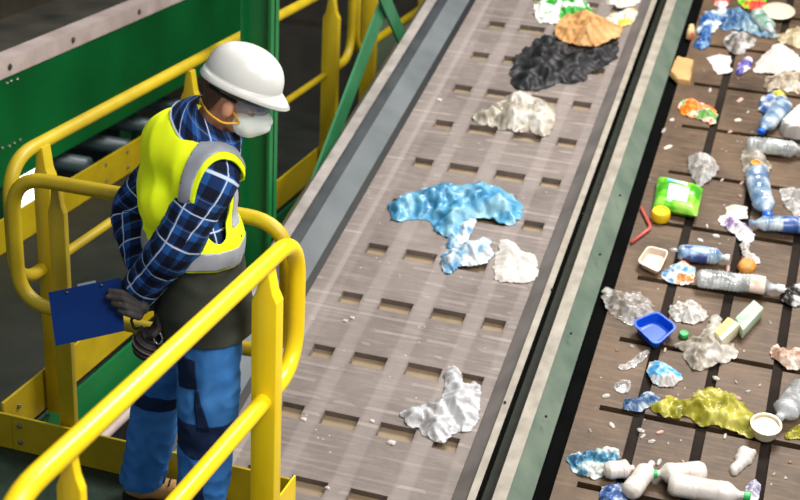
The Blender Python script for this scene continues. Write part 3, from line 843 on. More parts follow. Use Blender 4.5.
lip = [hat(2*math.pi*j/nu, 1.0) for j in range(nu+1)]
wear('rim', *sweep(lip, .0042, 8, False), M['hat'], ht)
for dt in (-.28, 0, .28):
    p_ = hat(math.pi/2*.62+dt*.8, .36); n_ = (p_-HB).normalized()
    Vq, Fq = lathe([(-.002, .0042), (.0012, .0042), (.0014, .003)], 10, 'z')
    Mq = Matrix.Translation(p_) @ n_.to_track_quat('Z', 'Y').to_matrix().to_4x4()
    wear('vent', [Mq @ Vector(v) for v in Vq], Fq, M['black'], ht)
bandp = [HB+hf*(.112*math.cos(2*math.pi*j/40)-.004)+hr*.092*math.sin(2*math.pi*j/40)-hu*(.022+.006*math.cos(2*math.pi*j/40)) for j in range(41)]
wear('headband', *sweep(bandp, .010, 8, False), mat('headband', [(40, 52, 60), (64, 84, 92)], .6, 12), ht)

# ribbed black pouch on the belt
Pc = Vector(ony(149, 344, 3.56))
prof = []
for i in range(41):
    a_ = math.pi*i/40; prof.append((-.058*math.cos(a_), max(.002, (.052+.004*math.cos(i*math.pi/2.5))*math.sin(a_)**.8)))
Vq, Fq = lathe(prof, 28, 'z')
Mq = Matrix.Translation(Pc) @ Matrix.Rotation(math.radians(25), 4, 'Y')
bpch = wear('belt_pouch', [Mq @ Vector(v) for v in Vq], Fq, mat('black_ribbed_fabric', [(16, 15, 16), (44, 36, 36)], .7, 14))
for k in range(3):
    rr_ = [Mq @ Vector(((.057-.006*abs(k-1))*math.cos(t), (.057-.006*abs(k-1))*math.sin(t), -.02+.02*k)) for t in [2*math.pi*j/30 for j in range(31)]]
    wear('piping', *sweep(rr_, .003, 6, False), mat('grey_piping', [(78, 66, 62), (100, 86, 80)], .6, 20), bpch)
Pr = Vector(ony(158, 338, 3.53))
wear('clip_ring', *sweep([Pr+Vector((.016*math.cos(t), 0, .022*math.sin(t))) for t in [2*math.pi*j/20 for j in range(21)]], .004, 8, False), mat('bright_steel', [(170, 172, 176), (200, 202, 206)], .25, 10, metal=.9), bpch)
Ps = Vector(ony(134, 320, 3.535))
wear('lanyard', *sweep(rounded([Ps+Vector((.03, .01, .03)), Ps+Vector((-.012, 0, .0)), Ps+Vector((.0, 0, -.035)), Ps+Vector((.03, 0, -.02))], .012), .005, 8), M['black'], bpch)

# clipboard in the hand
cq = [bp(48.3, 292.5), bp(120.5, 277.5), bp(124, 331), bp(55.5, 346)]
cbo = sum(cq, Vector())/4
Vq, Fq = prism([c-cbo for c in cq], -BPn*.005, None)
cbd = link('clipboard', Vq, Fq, mat('dark_blue_board', [(2, 34, 88), (6, 44, 104)], .55, 4, spec=.15), None, False); cbd.location = cbo
tag(cbd, 'dark blue clipboard held behind the back in a gloved hand', 'clipboard')
e0, e1 = cq[0].lerp(cq[1], .40)-cbo, cq[0].lerp(cq[1], .64)-cbo
dn = (cq[3]-cq[0]).normalized()
Vq, Fq = prism([e0-dn*.008, e1-dn*.008, e1+dn*.006, e0+dn*.006], -BPn*.016-BPn*.0, None)
link('clip', [Vector(v)-BPn*.005 for v in Vq], Fq, mat('clip_steel', [(150, 156, 166), (200, 204, 210)], .25, 10, metal=.8), cbd, False)
for t_ in (.26, .74):
    c_ = cq[0].lerp(cq[1], t_)-cbo+dn*.012; bolt('rivet', c_+BPn*.0, BPn, .004, cbd)

# ------------------------------------------------------------------ rubbish on the belts
def sdf_poly(x, y, P):
    d = 1e9; ins = False; n = len(P); j = n-1
    for i in range(n):
        xi, yi = P[i]; xj, yj = P[j]
        ex, ey = xj-xi, yj-yi; wx, wy = x-xi, y-yi
        t = max(0, min(1, (wx*ex+wy*ey)/(ex*ex+ey*ey+1e-12)))
        d = min(d, (wx-ex*t)**2+(wy-ey*t)**2)
        if (yi > y) != (yj > y) and x < (xj-xi)*(y-yi)/(yj-yi)+xi: ins = not ins
        j = i
    return math.sqrt(d)*(1 if ins else -1)
def smooth_poly(P, it=1):
    for _ in range(it):
        Q = []
        for i in range(len(P)):
            a, b = P[i], P[(i+1) % len(P)]
            Q += [(a[0]*.75+b[0]*.25, a[1]*.75+b[1]*.25), (a[0]*.25+b[0]*.75, a[1]*.25+b[1]*.75)]
        P = Q
    return P
def crease(p, s, seed):
    """sharp fold ridges with soft hollows between them, 0..1"""
    v = Vector((p[0]*s*.62+seed*3.1, p[1]*s*.62-seed*1.7, seed*.9))
    w = Vector((noise.noise(v*.8), noise.noise(v*.8+Vector((9, 3, 1))), 0))*.9
    d, _p = noise.voronoi(v+w, distance_metric='DISTANCE')
    d2, _p = noise.voronoi(v*2.3+w*1.5+Vector((4, 7, 2)), distance_metric='DISTANCE')
    a = math.exp(-(d[1]-d[0])*3.2); b = math.exp(-(d2[1]-d2[0])*2.6)
    r = .5+.7*noise.noise(v*.55+Vector((3, 1, 8)))
    r2 = 1-2.4*abs(noise.noise(v*4.3+w*2))
    an = seed*2.399; q = (p[0]*math.cos(an)+p[1]*math.sin(an))*s*.55+2.2*noise.noise(v*.6)
    pl = abs((q % 1)-.5)*2
    q2 = (p[0]*math.cos(an+1.2)+p[1]*math.sin(an+1.2))*s*.9+1.6*noise.noise(v*.9+Vector((5, 5, 5)))
    pl2 = abs((q2 % 1)-.5)*2
    return max(0, min(1, (.36*a+.14*b)*(.5+.8*r)+.22*r+.22*pl*(.4+r)+.14*pl2+.08*r2))
def film(name, label, cat, pix, h, m, group=None, seed=0, fold=9.0, n=28, edge=.45, jag=.020, flatten=.2, it=1, base=.003, par=None, s=1.42, steps=110, waves=1.0):
    """crumpled sheet or bag on a belt: pix is its outline; a bigger sheet is squeezed into it so that it buckles into folds"""
    P = smooth_poly([uv(x, y, h*.3) for x, y in pix], it)
    xs, ys = [p[0] for p in P], [p[1] for p in P]
    x0, x1, y0, y1 = min(xs)-.01, max(xs)+.01, min(ys)-.01, max(ys)+.01
    st = max(x1-x0, y1-y0)/n
    nx, ny = int((x1-x0)/st)+2, int((y1-y0)/st)+2
    cx_, cy_ = (x0+x1)/2, (y0+y1)/2
    V, fv = [], []
    sizek = min(1, min(x1-x0, y1-y0)/.25)
    w = max(.012, edge*min(x1-x0, y1-y0)*.5)
    for j in range(ny):
        for i in range(nx):
            x, y = x0+i*st, y0+j*st
            d = sdf_poly(x, y, P)+jag*sizek*(noise.noise(Vector((x*14, y*14, seed)))+.6*noise.noise(Vector((x*38, y*38, seed+4))))
            V.append((x-cx_, y-cy_, 0)); fv.append(d)
    T = []
    for j in range(ny-1):
        for i in range(nx-1):
            a = j*nx+i
            if (i+j) % 2: T += [(a, a+1, a+nx+1), (a, a+nx+1, a+nx)]
            else: T += [(a, a+1, a+nx), (a+1, a+nx+1, a+nx)]
    V2, T2, E2 = clip(V, T, fv, [(f,) for f in fv])
    e = np.clip(E2[:, 0]/w, 0, 1); pr = e*e*(3-2*e)
    if s <= 1.0:                                                  # stiff piece: a slab with soft creases
        c = np.array([crease((v[0]+cx_, v[1]+cy_), fold, seed) for v in V2])
        V2[:, 2] = base+h*np.sqrt(1-(1-e)**2)*(flatten+(1-flatten)*c)
        n2 = len(V2); B = V2.copy(); B[:, 2] = base*.5
        E_ = {(int(t[i]), int(t[(i+1) % 3])) for t in T2 for i in range(3)}
        Fc = [list(t) for t in T2]+[[t[2]+n2, t[1]+n2, t[0]+n2] for t in T2]+[[b, a, a+n2, b+n2] for a, b in E_ if (b, a) not in E_]
        VV = np.vstack([V2, B])
    else:
        T2 = np.array(T2); ed = {}; 
        for t in T2:
            for i in range(3):
                a, b, o_ = int(t[i]), int(t[(i+1) % 3]), int(t[(i+2) % 3])
                ed.setdefault((min(a, b), max(a, b)), []).append(o_)
        A = np.array(list(ed.keys())); Bd = np.array([v for v in ed.values() if len(v) == 2])
        tgt = V2[:, :2].copy(); X = V2.copy()
        L0 = np.linalg.norm(V2[A[:, 0]]-V2[A[:, 1]], axis=1)*s
        L1 = np.linalg.norm(V2[Bd[:, 0]]-V2[Bd[:, 1]], axis=1)*s
        nzv = np.array([noise.noise(Vector(((v[0]+cx_)*9*waves+seed, (v[1]+cy_)*9*waves, seed*.7)))+.6*noise.noise(Vector(((v[0]+cx_)*22*waves, (v[1]+cy_)*22*waves+seed, seed*.3))) for v in V2])
        X[:, 2] = np.maximum(0, h*(.45*pr+.55*pr*nzv))+.004
        hm = h*(.22+.78*pr)*(1+.35*nzv)
        N_ = len(X)
        val = np.bincount(np.concatenate([A.ravel(), Bd.ravel()]), minlength=N_)[:, None]+1e-9
        for k in range(steps):
            X[:, :2] += (.10 if k < steps*.7 else .03)*(tgt-X[:, :2])
            D = np.zeros_like(X)
            for prs, L, lo, st_ in ((A, L0, 0, 1.6), (Bd, L1, .84, 1.2)):
                dv = X[prs[:, 0]]-X[prs[:, 1]]; ln = np.linalg.norm(dv, axis=1)+1e-9
                err = (ln-L)/ln
                if lo: err = np.where(ln < L*lo, (ln-L*lo)/ln, 0)
                c = dv*(err*.5*st_)[:, None]
                for q in range(3):
                    D[:, q] += np.bincount(prs[:, 1], c[:, q], N_)-np.bincount(prs[:, 0], c[:, q], N_)
            mv = D/val*2.0; mx_ = np.linalg.norm(mv, axis=1)[:, None]+1e-9; X += mv*np.minimum(1, .25*st/mx_)
            X[:, 2] = np.minimum(np.maximum(X[:, 2], .004), np.maximum(hm, .008))
        D = np.zeros_like(X); c_ = np.bincount(A.ravel(), minlength=N_)[:, None]
        for q in range(3): D[:, q] = np.bincount(A[:, 0], X[A[:, 1], q], N_)+np.bincount(A[:, 1], X[A[:, 0], q], N_)
        X = X*.82+D/np.maximum(c_, 1)*.18
        VV, Fc = solid(X, T2, .0022)
        VV[:, 2] = np.maximum(VV[:, 2], .0015)
    o = link(name, VV, Fc, m, par, True)
    if s > 1.0:
        sb = o.modifiers.new('soft', 'SUBSURF'); sb.levels = 1; sb.render_levels = 1
    else: sharp(o, 38)
    place(o, cx_, cy_)
    return tag(o, label, cat, group) if label else o
def place(o, u_, v_, h=0.0, rz=0.0):
    o.location = Vector((u_, 0, BZ))+Vector(BD)*v_+Vector(BN)*h
    o.rotation_euler = (Matrix.Rotation(INC, 3, 'X') @ Matrix.Rotation(rz, 3, 'Z')).to_euler()
    return o

def plastic(name, cols, scale=14, alpha=.85, rough=.25, sharp_=.12, spec=.6):
    return mat(name, cols, rough, scale, alpha=alpha, spec=spec, sharpness=sharp_, bump=.15, bscale=60)
W_ = plastic('white_film', [(180, 172, 164), (212, 206, 198), (216, 212, 206)], 10, .95)
CL = plastic('clear_film', [(180, 172, 164), (206, 200, 194), (222, 220, 216)], 12, .5, .15)
CLG = plastic('hazy_film', [(150, 138, 120), (190, 180, 164), (222, 216, 204)], 9, .72, .2)
BL = plastic('light_blue_film', [(48, 124, 166), (92, 160, 194), (140, 188, 208)], 9, .95, .3)
BLD = plastic('dark_blue_film', [(20, 60, 120), (40, 90, 150), (110, 150, 184)], 12, 1, .2)
WB = plastic('white_blue_film', [(90, 150, 190), (190, 206, 216), (232, 234, 234)], 12, .92, .2)
BK = plastic('black_film', [(24, 24, 25), (34, 34, 35), (52, 50, 51)], 9, 1, .48, spec=.3)
BR = mat('brown_paper', [(166, 116, 62), (196, 146, 88), (214, 168, 112)], .7, 10, bump=.2, bscale=60)
PA = mat('white_paper', [(186, 178, 170), (206, 198, 190), (218, 212, 204)], .7, 8, bump=.12, bscale=50)
YG = plastic('yellow_green_film', [(140, 134, 30), (172, 164, 50), (200, 192, 90)], 12, .85, .25)
def multi(name, cs, sc=10): return mat(name, cs, .3, sc, sharpness=.08, bump=.1, bscale=60)

# grey belt
film('plastic_bag', 'white plastic bag with green print at the top of the grey belt', 'bag', [(532, 8), (540, -6), (575, -8), (592, 2), (592, 14), (574, 21), (550, 22), (536, 17)], .09,
     multi('white_green_print', [(224, 222, 214), (232, 230, 224), (226, 224, 216), (60, 170, 60), (40, 150, 40)], 9), seed=1)
film('paper_sheet', 'crumpled white paper at the top edge of the grey belt beside the rail', 'paper', [(604, 1), (610, -8), (638, -8), (642, 1), (624, 7)], .05, PA, seed=2)
film('plastic_tray', 'off-white crumpled tray with yellow patch below the top paper by the rail', 'tray', [(609, 13), (624, 9), (634, 7), (638, 11), (636, 17), (630, 22), (614, 28), (604, 21)], .06,
     multi('offwhite_yellow', [(200, 192, 178), (222, 214, 200), (226, 218, 204), (214, 182, 60)], 8), seed=3)
film('plastic_bag', 'large crumpled black plastic bag on the grey belt', 'bag', [(510, 72), (515, 57), (528, 42), (545, 31), (558, 36), (566, 42), (580, 48), (600, 44), (612, 35), (618, 39), (616, 53), (607, 62), (596, 64), (588, 72), (578, 80), (562, 78), (548, 84), (532, 88), (513, 85)], .10, BK, seed=4, fold=7, flatten=.15, n=32)
bp_ = film('paper_bag', 'crumpled brown paper bag resting on the black plastic bag', 'bag', [(555, 30), (562, 19), (580, 14), (600, 17), (611, 25), (623, 27), (620, 37), (602, 44), (592, 50), (573, 45), (558, 41)], .10, BR, seed=5, fold=6)
bp_.location += Vector(BN)*.035
film('plastic_bag', 'clear crumpled plastic bag on the grey belt just below the black bag', 'bag', [(468, 113), (485, 104), (500, 98), (512, 90), (522, 88), (535, 94), (548, 98), (557, 110), (553, 124), (546, 134), (532, 128), (508, 127), (485, 122)], .10, CLG, seed=6, fold=7, n=28)
film('plastic_bag', 'light blue crumpled plastic bag in the middle of the grey belt', 'bag', [(385, 200), (402, 190), (425, 184), (445, 180), (466, 180), (480, 176), (500, 184), (518, 194), (525, 207), (516, 220), (500, 217), (480, 211), (471, 218), (463, 230), (450, 235), (437, 225), (428, 212), (412, 214), (392, 217)], .13, BL, seed=7, fold=5.5, n=34, flatten=.15)
film('plastic_film', 'twisted clear and pale blue film strip hanging below the light blue bag', 'film', [(444, 243), (452, 229), (464, 219), (477, 214), (474, 228), (465, 240), (452, 247)], .08, WB, seed=8)
film('plastic_film', 'white and blue crumpled film left of the white paper bag', 'film', [(440, 256), (449, 246), (470, 239), (488, 233), (494, 244), (490, 256), (478, 262), (462, 262), (449, 269), (442, 268)], .09, WB, seed=9)
film('paper_bag', 'flat white paper bag beside the white film on the grey belt', 'bag', [(494, 260), (497, 246), (503, 234), (520, 245), (537, 255), (538, 270), (532, 281), (515, 280), (496, 280)], .07, PA, s=1.16, seed=10, fold=3.5, flatten=.7)
film('plastic_bag', 'crumpled clear white plastic bag low on the grey belt', 'bag', [(400, 411), (405, 403), (420, 403), (434, 396), (445, 391), (446, 374), (444, 363), (453, 359), (461, 366), (463, 379), (475, 375), (481, 383), (480, 414), (470, 424), (456, 428), (440, 439), (428, 436), (419, 422), (410, 421), (404, 417)], .11, plastic('milky_film', [(170, 166, 166), (206, 204, 204), (214, 214, 216)], 12, .85, .15), seed=11, fold=7, n=34, flatten=.15)
for i, (x, y, s_) in enumerate([(303, 419, 4), (391, 443, 5), (372, 421, 3), (352, 318, 3), (345, 321, 3), (439, 100, 3), (412, 420, 3), (327, 488, 3)]):
    film('paper_scrap', 'tiny white scrap lying on the bare grey belt', 'scrap', [(x-s_, y), (x-s_*.3, y-s_*.6), (x+s_, y-s_*.3), (x+s_*.6, y+s_*.6)], .01, PA, 'tiny white scraps on the grey belt', s=1.0, seed=20+i, n=8, it=0)

# brown belt: films, wrappers and papers
film('plastic_wrapper', 'white and blue wrapper at the top left of the brown belt', 'wrapper', [(697, 30), (702, 12), (714, 8), (728, 6), (734, 16), (722, 22), (712, 32), (704, 34)], .07, multi('white_blue_print', [(40, 86, 150), (80, 124, 170), (170, 186, 196), (206, 206, 204)], 8), seed=31)
film('plastic_wrapper', 'dark blue wrapper below the white and blue one at the rail', 'wrapper', [(692, 42), (700, 35), (711, 32), (711, 42), (704, 48), (696, 47)], .06, BLD, seed=32)
film('foam_block', 'small tan foam block against the rail at the top', 'foam', [(686, 31), (691, 26), (695, 29), (694, 37), (687, 38)], .05, multi('tan_block', [(206, 170, 110), (224, 190, 136), (190, 110, 70)], 12), s=1.0, seed=33)
film('plastic_bag', 'sheer light blue bag stretched across the top of the brown belt', 'bag', [(716, 20), (724, 6), (740, 6), (752, 14), (760, 26), (774, 28), (780, 34), (764, 36), (748, 28), (734, 26), (722, 28)], .08, plastic('sheer_blue', [(44, 84, 130), (96, 134, 160), (150, 172, 180)], 8, .85), seed=34)
film('food_wrapper', 'green and orange food wrapper at the top edge of the brown belt', 'wrapper', [(736, -6), (752, -8), (766, -4), (768, 6), (754, 9), (742, 5)], .06, multi('green_orange_print', [(96, 190, 40), (150, 200, 60), (230, 120, 40), (210, 60, 40)], 10), seed=35)
film('plastic_wrapper', 'small red and white wrapper at the top edge beside the green one', 'wrapper', [(712, -4), (722, -6), (730, -2), (728, 5), (716, 6)], .05, multi('red_white_print', [(200, 60, 50), (226, 120, 110), (232, 224, 220)], 10), seed=36)
film('plastic_film', 'grey crumpled clear film above the white paper square', 'film', [(722, 38), (734, 28), (748, 32), (757, 40), (748, 48), (742, 54), (728, 48)], .07, plastic('grey_film', [(100, 92, 86), (160, 152, 146), (222, 220, 216)], 12, .8, .12), seed=37)
film('paper_square', 'white paper square above the orange wrapper', 'paper', [(707, 58), (720, 54), (730, 56), (732, 70), (718, 75)], .015, PA, s=1.06, steps=40, seed=38, it=0, fold=3, flatten=.8)
film('plastic_wrapper', 'small purple and white wrapper right of the white paper square', 'wrapper', [(736, 68), (742, 58), (750, 54), (754, 62), (748, 70), (738, 74)], .06, multi('purple_print', [(70, 60, 140), (110, 100, 170), (226, 216, 226)], 12), seed=39)
film('cardboard_piece', 'brown cardboard square against the rail near the top', 'cardboard', [(669, 74), (676, 58), (694, 62), (690, 84), (678, 83)], .03, mat('cardboard', [(190, 142, 86), (206, 160, 104)], .8, 6, bump=.05), s=1.0, seed=40, it=0, fold=2, flatten=.9, edge=.1, jag=.001)
film('plastic_bag', 'large white cone-shaped bag at upper right of the brown belt', 'bag', [(752, 68), (760, 54), (770, 44), (780, 38), (792, 46), (812, 56), (810, 66), (790, 66), (776, 70), (764, 68)], .13, PA, s=1.16, seed=41, fold=3, flatten=.6)
film('plastic_bag', 'beige folded bag at the right edge above the white cone-shaped bag', 'bag', [(774, 36), (786, 30), (800, 25), (815, 22), (815, 44), (800, 46), (788, 42)], .08, plastic('beige_film', [(150, 132, 96), (184, 168, 132), (206, 192, 164)], 9, 1, .4), seed=42)
film('plastic_bag', 'beige crumpled bag beneath the white cone-shaped bag', 'bag', [(764, 76), (776, 72), (792, 68), (812, 68), (812, 90), (800, 92), (790, 88), (776, 86), (766, 92)], .09, plastic('beige_film_b', [(120, 104, 84), (170, 154, 132), (206, 194, 178)], 10, 1, .4), seed=43)
film('food_wrapper', 'orange flowery food wrapper on the upper left of the brown belt', 'wrapper', [(679, 104), (684, 96), (694, 97), (700, 102), (710, 105), (719, 109), (717, 121), (706, 120), (692, 114), (682, 112)], .07, multi('orange_print', [(240, 120, 10), (250, 150, 40), (236, 110, 70), (240, 220, 200), (120, 170, 90)], 11), seed=44)
film('foam_box', 'white foam box corner at the right edge below the blue crushed bottle', 'box', [(779, 127), (795, 112), (815, 108), (815, 136), (796, 136), (784, 133)], .08, PA, s=1.0, seed=45, it=0, fold=2, flatten=.92, edge=.12, jag=.001)
film('plastic_film', 'crumpled clear film ball alone above the green packet', 'film', [(687, 156), (700, 152), (712, 154), (720, 163), (716, 174), (708, 178), (700, 184), (694, 178), (689, 168)], .10, CL, seed=46, fold=8)
film('plastic_bag', 'white clear bag with orange cap inside, left of the clear bottle', 'bag', [(741, 152), (748, 142), (762, 150), (770, 160), (772, 172), (762, 172), (750, 182), (745, 178)], .07, CLG, seed=47)
film('plastic_film', 'grey-white clear film at the right edge below the crushed blue bottle', 'film', [(778, 190), (786, 184), (800, 188), (814, 190), (814, 214), (800, 214), (788, 206)], .08, CL, seed=48)
film('plastic_bag', 'white crumpled bag with purple print below the folded white square', 'bag', [(718, 214), (726, 212), (738, 218), (748, 222), (754, 230), (752, 240), (742, 240), (734, 232), (722, 224)], .07, multi('purple_white_print', [(150, 120, 170), (214, 204, 214), (226, 220, 224), (236, 232, 232)], 9), seed=49)
film('paper_square', 'folded white square above the purple-printed white bag', 'paper', [(726, 206), (736, 203), (748, 206), (748, 217), (736, 218), (727, 214)], .04, PA, s=1.06, steps=40, seed=50, it=0, fold=3, flatten=.8)
film('plastic_film', 'thin twisted white film above the orange peel', 'film', [(739, 240), (752, 240), (750, 250), (758, 256), (762, 262), (752, 262), (744, 256)], .05, W_, seed=51)
film('orange_peel', 'piece of orange peel above the ridged clear bottle', 'peel', [(736, 264), (742, 258), (752, 260), (758, 266), (752, 272), (742, 270)], .05, mat('peel', [(200, 120, 40), (224, 160, 80)], .6, 8, bump=.3), s=1.0, seed=52)
film('plastic_film', 'white and blue film scraps right of the beige tray', 'film', [(660, 272), (672, 262), (684, 258), (696, 266), (696, 276), (684, 284), (672, 280), (664, 277)], .06, multi('white_blue_orange', [(120, 170, 210), (220, 220, 222), (234, 230, 228), (226, 150, 90)], 12), seed=53)
film('plastic_film', 'wide sheet of clear crinkled film left of the blue tray', 'film', [(601, 290), (607, 282), (618, 290), (632, 290), (648, 296), (656, 306), (652, 316), (638, 320), (628, 322), (616, 316), (606, 304)], .06, plastic('clear_crinkle', [(150, 138, 124), (186, 178, 168), (222, 218, 214)], 22, .42, .12), seed=54, fold=12)
film('plastic_bag', 'white crumpled bag directly above the blue tray', 'bag', [(668, 306), (676, 298), (684, 300), (690, 296), (698, 302), (708, 308), (710, 316), (700, 321), (686, 321), (674, 317)], .08, W_, seed=55)
film('plastic_bag', 'hazy beige translucent bag under the two cartons', 'bag', [(674, 342), (686, 336), (704, 334), (708, 322), (712, 311), (721, 318), (724, 334), (736, 344), (734, 358), (718, 362), (700, 369), (688, 364), (684, 352)], .08, CLG, seed=56, fold=6, n=26)
film('plastic_bag', 'pinkish beige crumpled bag at the right edge beside the dark groove', 'bag', [(768, 352), (776, 340), (784, 348), (800, 344), (815, 344), (815, 368), (796, 366), (784, 366), (778, 358)], .08, plastic('pinkish', [(170, 134, 112), (206, 176, 156), (226, 206, 190)], 10, 1, .4), seed=57)
film('plastic_film', 'thin white striped film strip below the blue tray', 'film', [(618, 366), (632, 360), (642, 350), (650, 348), (646, 358), (634, 366), (622, 370)], .03, CL, seed=58)
film('plastic_packet', 'white packet with light blue label below the blue tray', 'packet', [(646, 366), (652, 358), (664, 360), (674, 368), (682, 374), (678, 386), (664, 386), (650, 380)], .06, multi('white_lightblue', [(90, 170, 226), (130, 190, 230), (220, 224, 226), (206, 200, 196)], 9), seed=59)
film('plastic_wrapper', 'crumpled blue wrapper left of the yellow-green film', 'wrapper', [(622, 404), (626, 394), (638, 396), (646, 388), (656, 392), (662, 402), (650, 404), (638, 410), (626, 408)], .07, multi('blue_white_crumple', [(50, 84, 130), (104, 134, 168), (184, 194, 202)], 14), seed=60)
film('plastic_film', 'small white film piece above the crumpled blue wrapper', 'film', [(613, 384), (622, 378), (632, 380), (630, 390), (620, 392)], .04, CL, seed=61)
film('plastic_bag', 'long yellow-green crumpled film across the lower brown belt', 'bag', [(650, 404), (660, 396), (670, 390), (680, 396), (692, 396), (698, 388), (714, 384), (734, 388), (742, 400), (754, 408), (764, 418), (758, 430), (744, 432), (730, 426), (714, 424), (704, 422), (690, 414), (672, 414), (656, 410)], .10, YG, seed=62, fold=6, n=32)
film('plastic_bag', 'small yellow-green film piece at the right edge past the white cup', 'bag', [(782, 434), (790, 426), (806, 420), (814, 424), (812, 434), (796, 438), (786, 438)], .05, YG, seed=63)
film('plastic_shard', 'white pointed plastic shard below the round white cup', 'shard', [(730, 470), (735, 456), (740, 446), (750, 448), (760, 451), (752, 460), (742, 470), (734, 474)], .03, PA, s=1.0, seed=64, it=1, fold=2, flatten=.8)
film('plastic_wrapper', 'white and teal-blue wrapper at the lower left of the brown belt', 'wrapper', [(565, 455), (574, 450), (592, 448), (610, 442), (624, 446), (622, 458), (614, 468), (602, 472), (584, 476), (572, 472)], .07, multi('white_teal', [(50, 104, 140), (100, 156, 170), (186, 194, 192), (206, 206, 200)], 10), seed=65)
film('plastic_wrapper', 'crumpled blue wrapper at the bottom edge below the white bottles', 'wrapper', [(598, 500), (602, 486), (614, 480), (628, 482), (632, 492), (626, 506), (604, 508)], .06, multi('blue_crumple_b', [(50, 80, 140), (96, 124, 170), (184, 190, 204)], 14), seed=66)
film('plastic_film', 'pale lavender film piece at the bottom right beside the green cap', 'film', [(744, 494), (746, 484), (754, 477), (762, 484), (760, 496), (752, 502)], .05, plastic('lavender', [(150, 140, 170), (196, 190, 206), (220, 214, 220)], 10, .95), seed=67)
film('plastic_film', 'dark and white crumpled film at the right edge below the ridged bottle', 'film', [(778, 296), (786, 286), (796, 280), (808, 284), (808, 304), (792, 306)], .06, multi('dark_white', [(30, 28, 26), (60, 56, 52), (210, 206, 200)], 12), seed=68)
film('plastic_bag', 'blue and white crumpled wrapper with yellow spot, above the blue capped bottle', 'bag', [(757, 104), (764, 92), (776, 88), (788, 92), (786, 104), (776, 110), (764, 112)], .08, multi('blue_yellow', [(50, 80, 140), (120, 146, 184), (200, 204, 210), (200, 190, 70)], 10), seed=69)

# bottles
def bottle(label, p1, p2, r, m, capm=None, labm=None, crush=.25, seed=0, label_rng=(.35, .62), ribs=9, cap_at=1, name='plastic_bottle'):
    """p1 base, p2 neck (pixels); lying on the belt"""
    a, b = Vector(uv(*p1, r)), Vector(uv(*p2, r)); L = (b-a).length; ang = math.atan2(b.y-a.y, b.x-a.x)
    pr = [(0, r*.55), (.006, r*.85), (.02, r)]
    for i in range(1, 40):
        t = .02+(L*.74-.02)*i/39
        q = t/L
        pr.append((t, r*(1+.05*math.cos(i*math.pi*2*ribs/39)*(0 if label_rng[0] < q < label_rng[1] else 1))))
    for i in range(1, 11):
        q = i/10; pr.append((L*(.74+.18*q), r*(1-.68*(q*q*(3-2*q)))))
    pr += [(L*.925, r*.36), (L*.93, r*.36), (L, r*.34)]
    def deform(V):
        out = []
        for x, y, z in V:
            k = noise.noise(Vector((x*11+seed, y*9, z*9)))*crush
            f = 1-abs(k)*1.1
            zz = z*f*(1-.35*crush); yy = y*(1+.3*crush*noise.noise(Vector((x*6, seed, 0))))
            out.append((x, yy+crush*.25*r*math.sin(x*9+seed), zz+r*(1-.35*crush)))
        return out
    V, Fc = lathe(pr, 24, 'x')
    o = link(name, deform(V), Fc, m, None, True); place(o, a.x, a.y, .003, ang); tag(o, label, 'bottle')
    if labm:
        V, Fc = lathe([(t, r*1.035) for t in [L*(label_rng[0]+(label_rng[1]-label_rng[0])*i/10) for i in range(11)]], 24, 'x')
        link('bottle_label', deform(V), Fc[:-2], labm, o, True)
    if capm:
        V, Fc = lathe([(L*.945, r*.40), (L*.95, r*.44), (L*1.02, r*.44), (L*1.03, r*.38)], 18, 'x')
        cpo = link('cap', deform(V), Fc, capm, o, True); sharp(cpo)
    return o
CB = plastic('clear_bottle', [(150, 150, 148), (190, 192, 192), (230, 232, 234)], 18, .7, .1)
BB = plastic('blue_bottle', [(90, 120, 156), (140, 164, 186), (206, 214, 220)], 14, .8, .1)
MW = plastic('milky_bottle', [(196, 184, 170), (218, 208, 198), (208, 202, 194)], 8, 1, .35)
CAPB = mat('blue_cap', [(10, 80, 190), (20, 100, 210)], .3, 10); CAPG = mat('green_cap', [(30, 150, 70), (50, 180, 90)], .3, 10)
CAPW = mat('white_cap', [(220, 220, 216), (236, 236, 232)], .3, 10); CAPO = mat('orange_cap', [(226, 150, 50), (236, 170, 80)], .3, 10)
bottle('crushed blue bottle with bright blue cap standing out near the upper right', (784, 101), (762, 131), .050, BB, CAPB, None, .5, 1)
bottle('clear bottle lying sideways at the right edge above the orange cap', (746, 144), (806, 150), .048, CB, CAPW, multi('silver_label', [(150, 156, 150), (200, 204, 200)], 20), .25, 2)
bottle('crushed pale blue bottle with blue cap pointing down, below the orange cap', (756, 168), (768, 215), .058, BB, CAPB, None, .5, 3, ribs=6)
bottle('clear bottle with dark blue label beside the purple-printed bag', (810, 226), (749, 222), .046, BB, None, multi('dkblue_label', [(44, 76, 140), (90, 120, 176)], 10), .35, 4, (.2, .45))
bottle('light blue labelled bottle right of the beige tray', (678, 251), (728, 258), .044, BB, CAPW, multi('ltblue_label', [(120, 158, 206), (150, 180, 214), (50, 64, 120)], 8), .3, 5, (.12, .60))
bottle('long ridged clear bottle crushed flat under the orange peel', (697, 277), (782, 288), .050, CB, CAPW, multi('pink_label', [(200, 170, 150), (220, 196, 180)], 10), .4, 6, (.62, .80), 14)
bottle('clear bottle standing at a slant at the right edge above the white cup', (806, 384), (778, 418), .055, CB, None, None, .4, 7)
bottle('white milky bottle with green neck ring at the bottom of the brown belt', (706, 471), (654, 474), .042, MW, CAPG, None, .15, 8, ribs=0)
bottle('white milky bottle lying lower right with bright green cap', (668, 484), (748, 496), .046, MW, CAPG, None, .15, 9, ribs=0)
bottle('white milky bottle on its side left of the green neck ring', (628, 494), (652, 462), .040, MW, None, None, .3, 10, ribs=0)
bottle('short white bottle beside the teal wrapper at the bottom', (604, 470), (634, 468), .038, MW, None, None, .2, 11, ribs=0)
bottle('green tinted clear bottle at the top right beside the white plate', (756, 12), (772, 32), .045, plastic('green_clear', [(90, 140, 120), (150, 180, 165), (210, 220, 214)], 14, .75, .1), None, None, .35, 12)

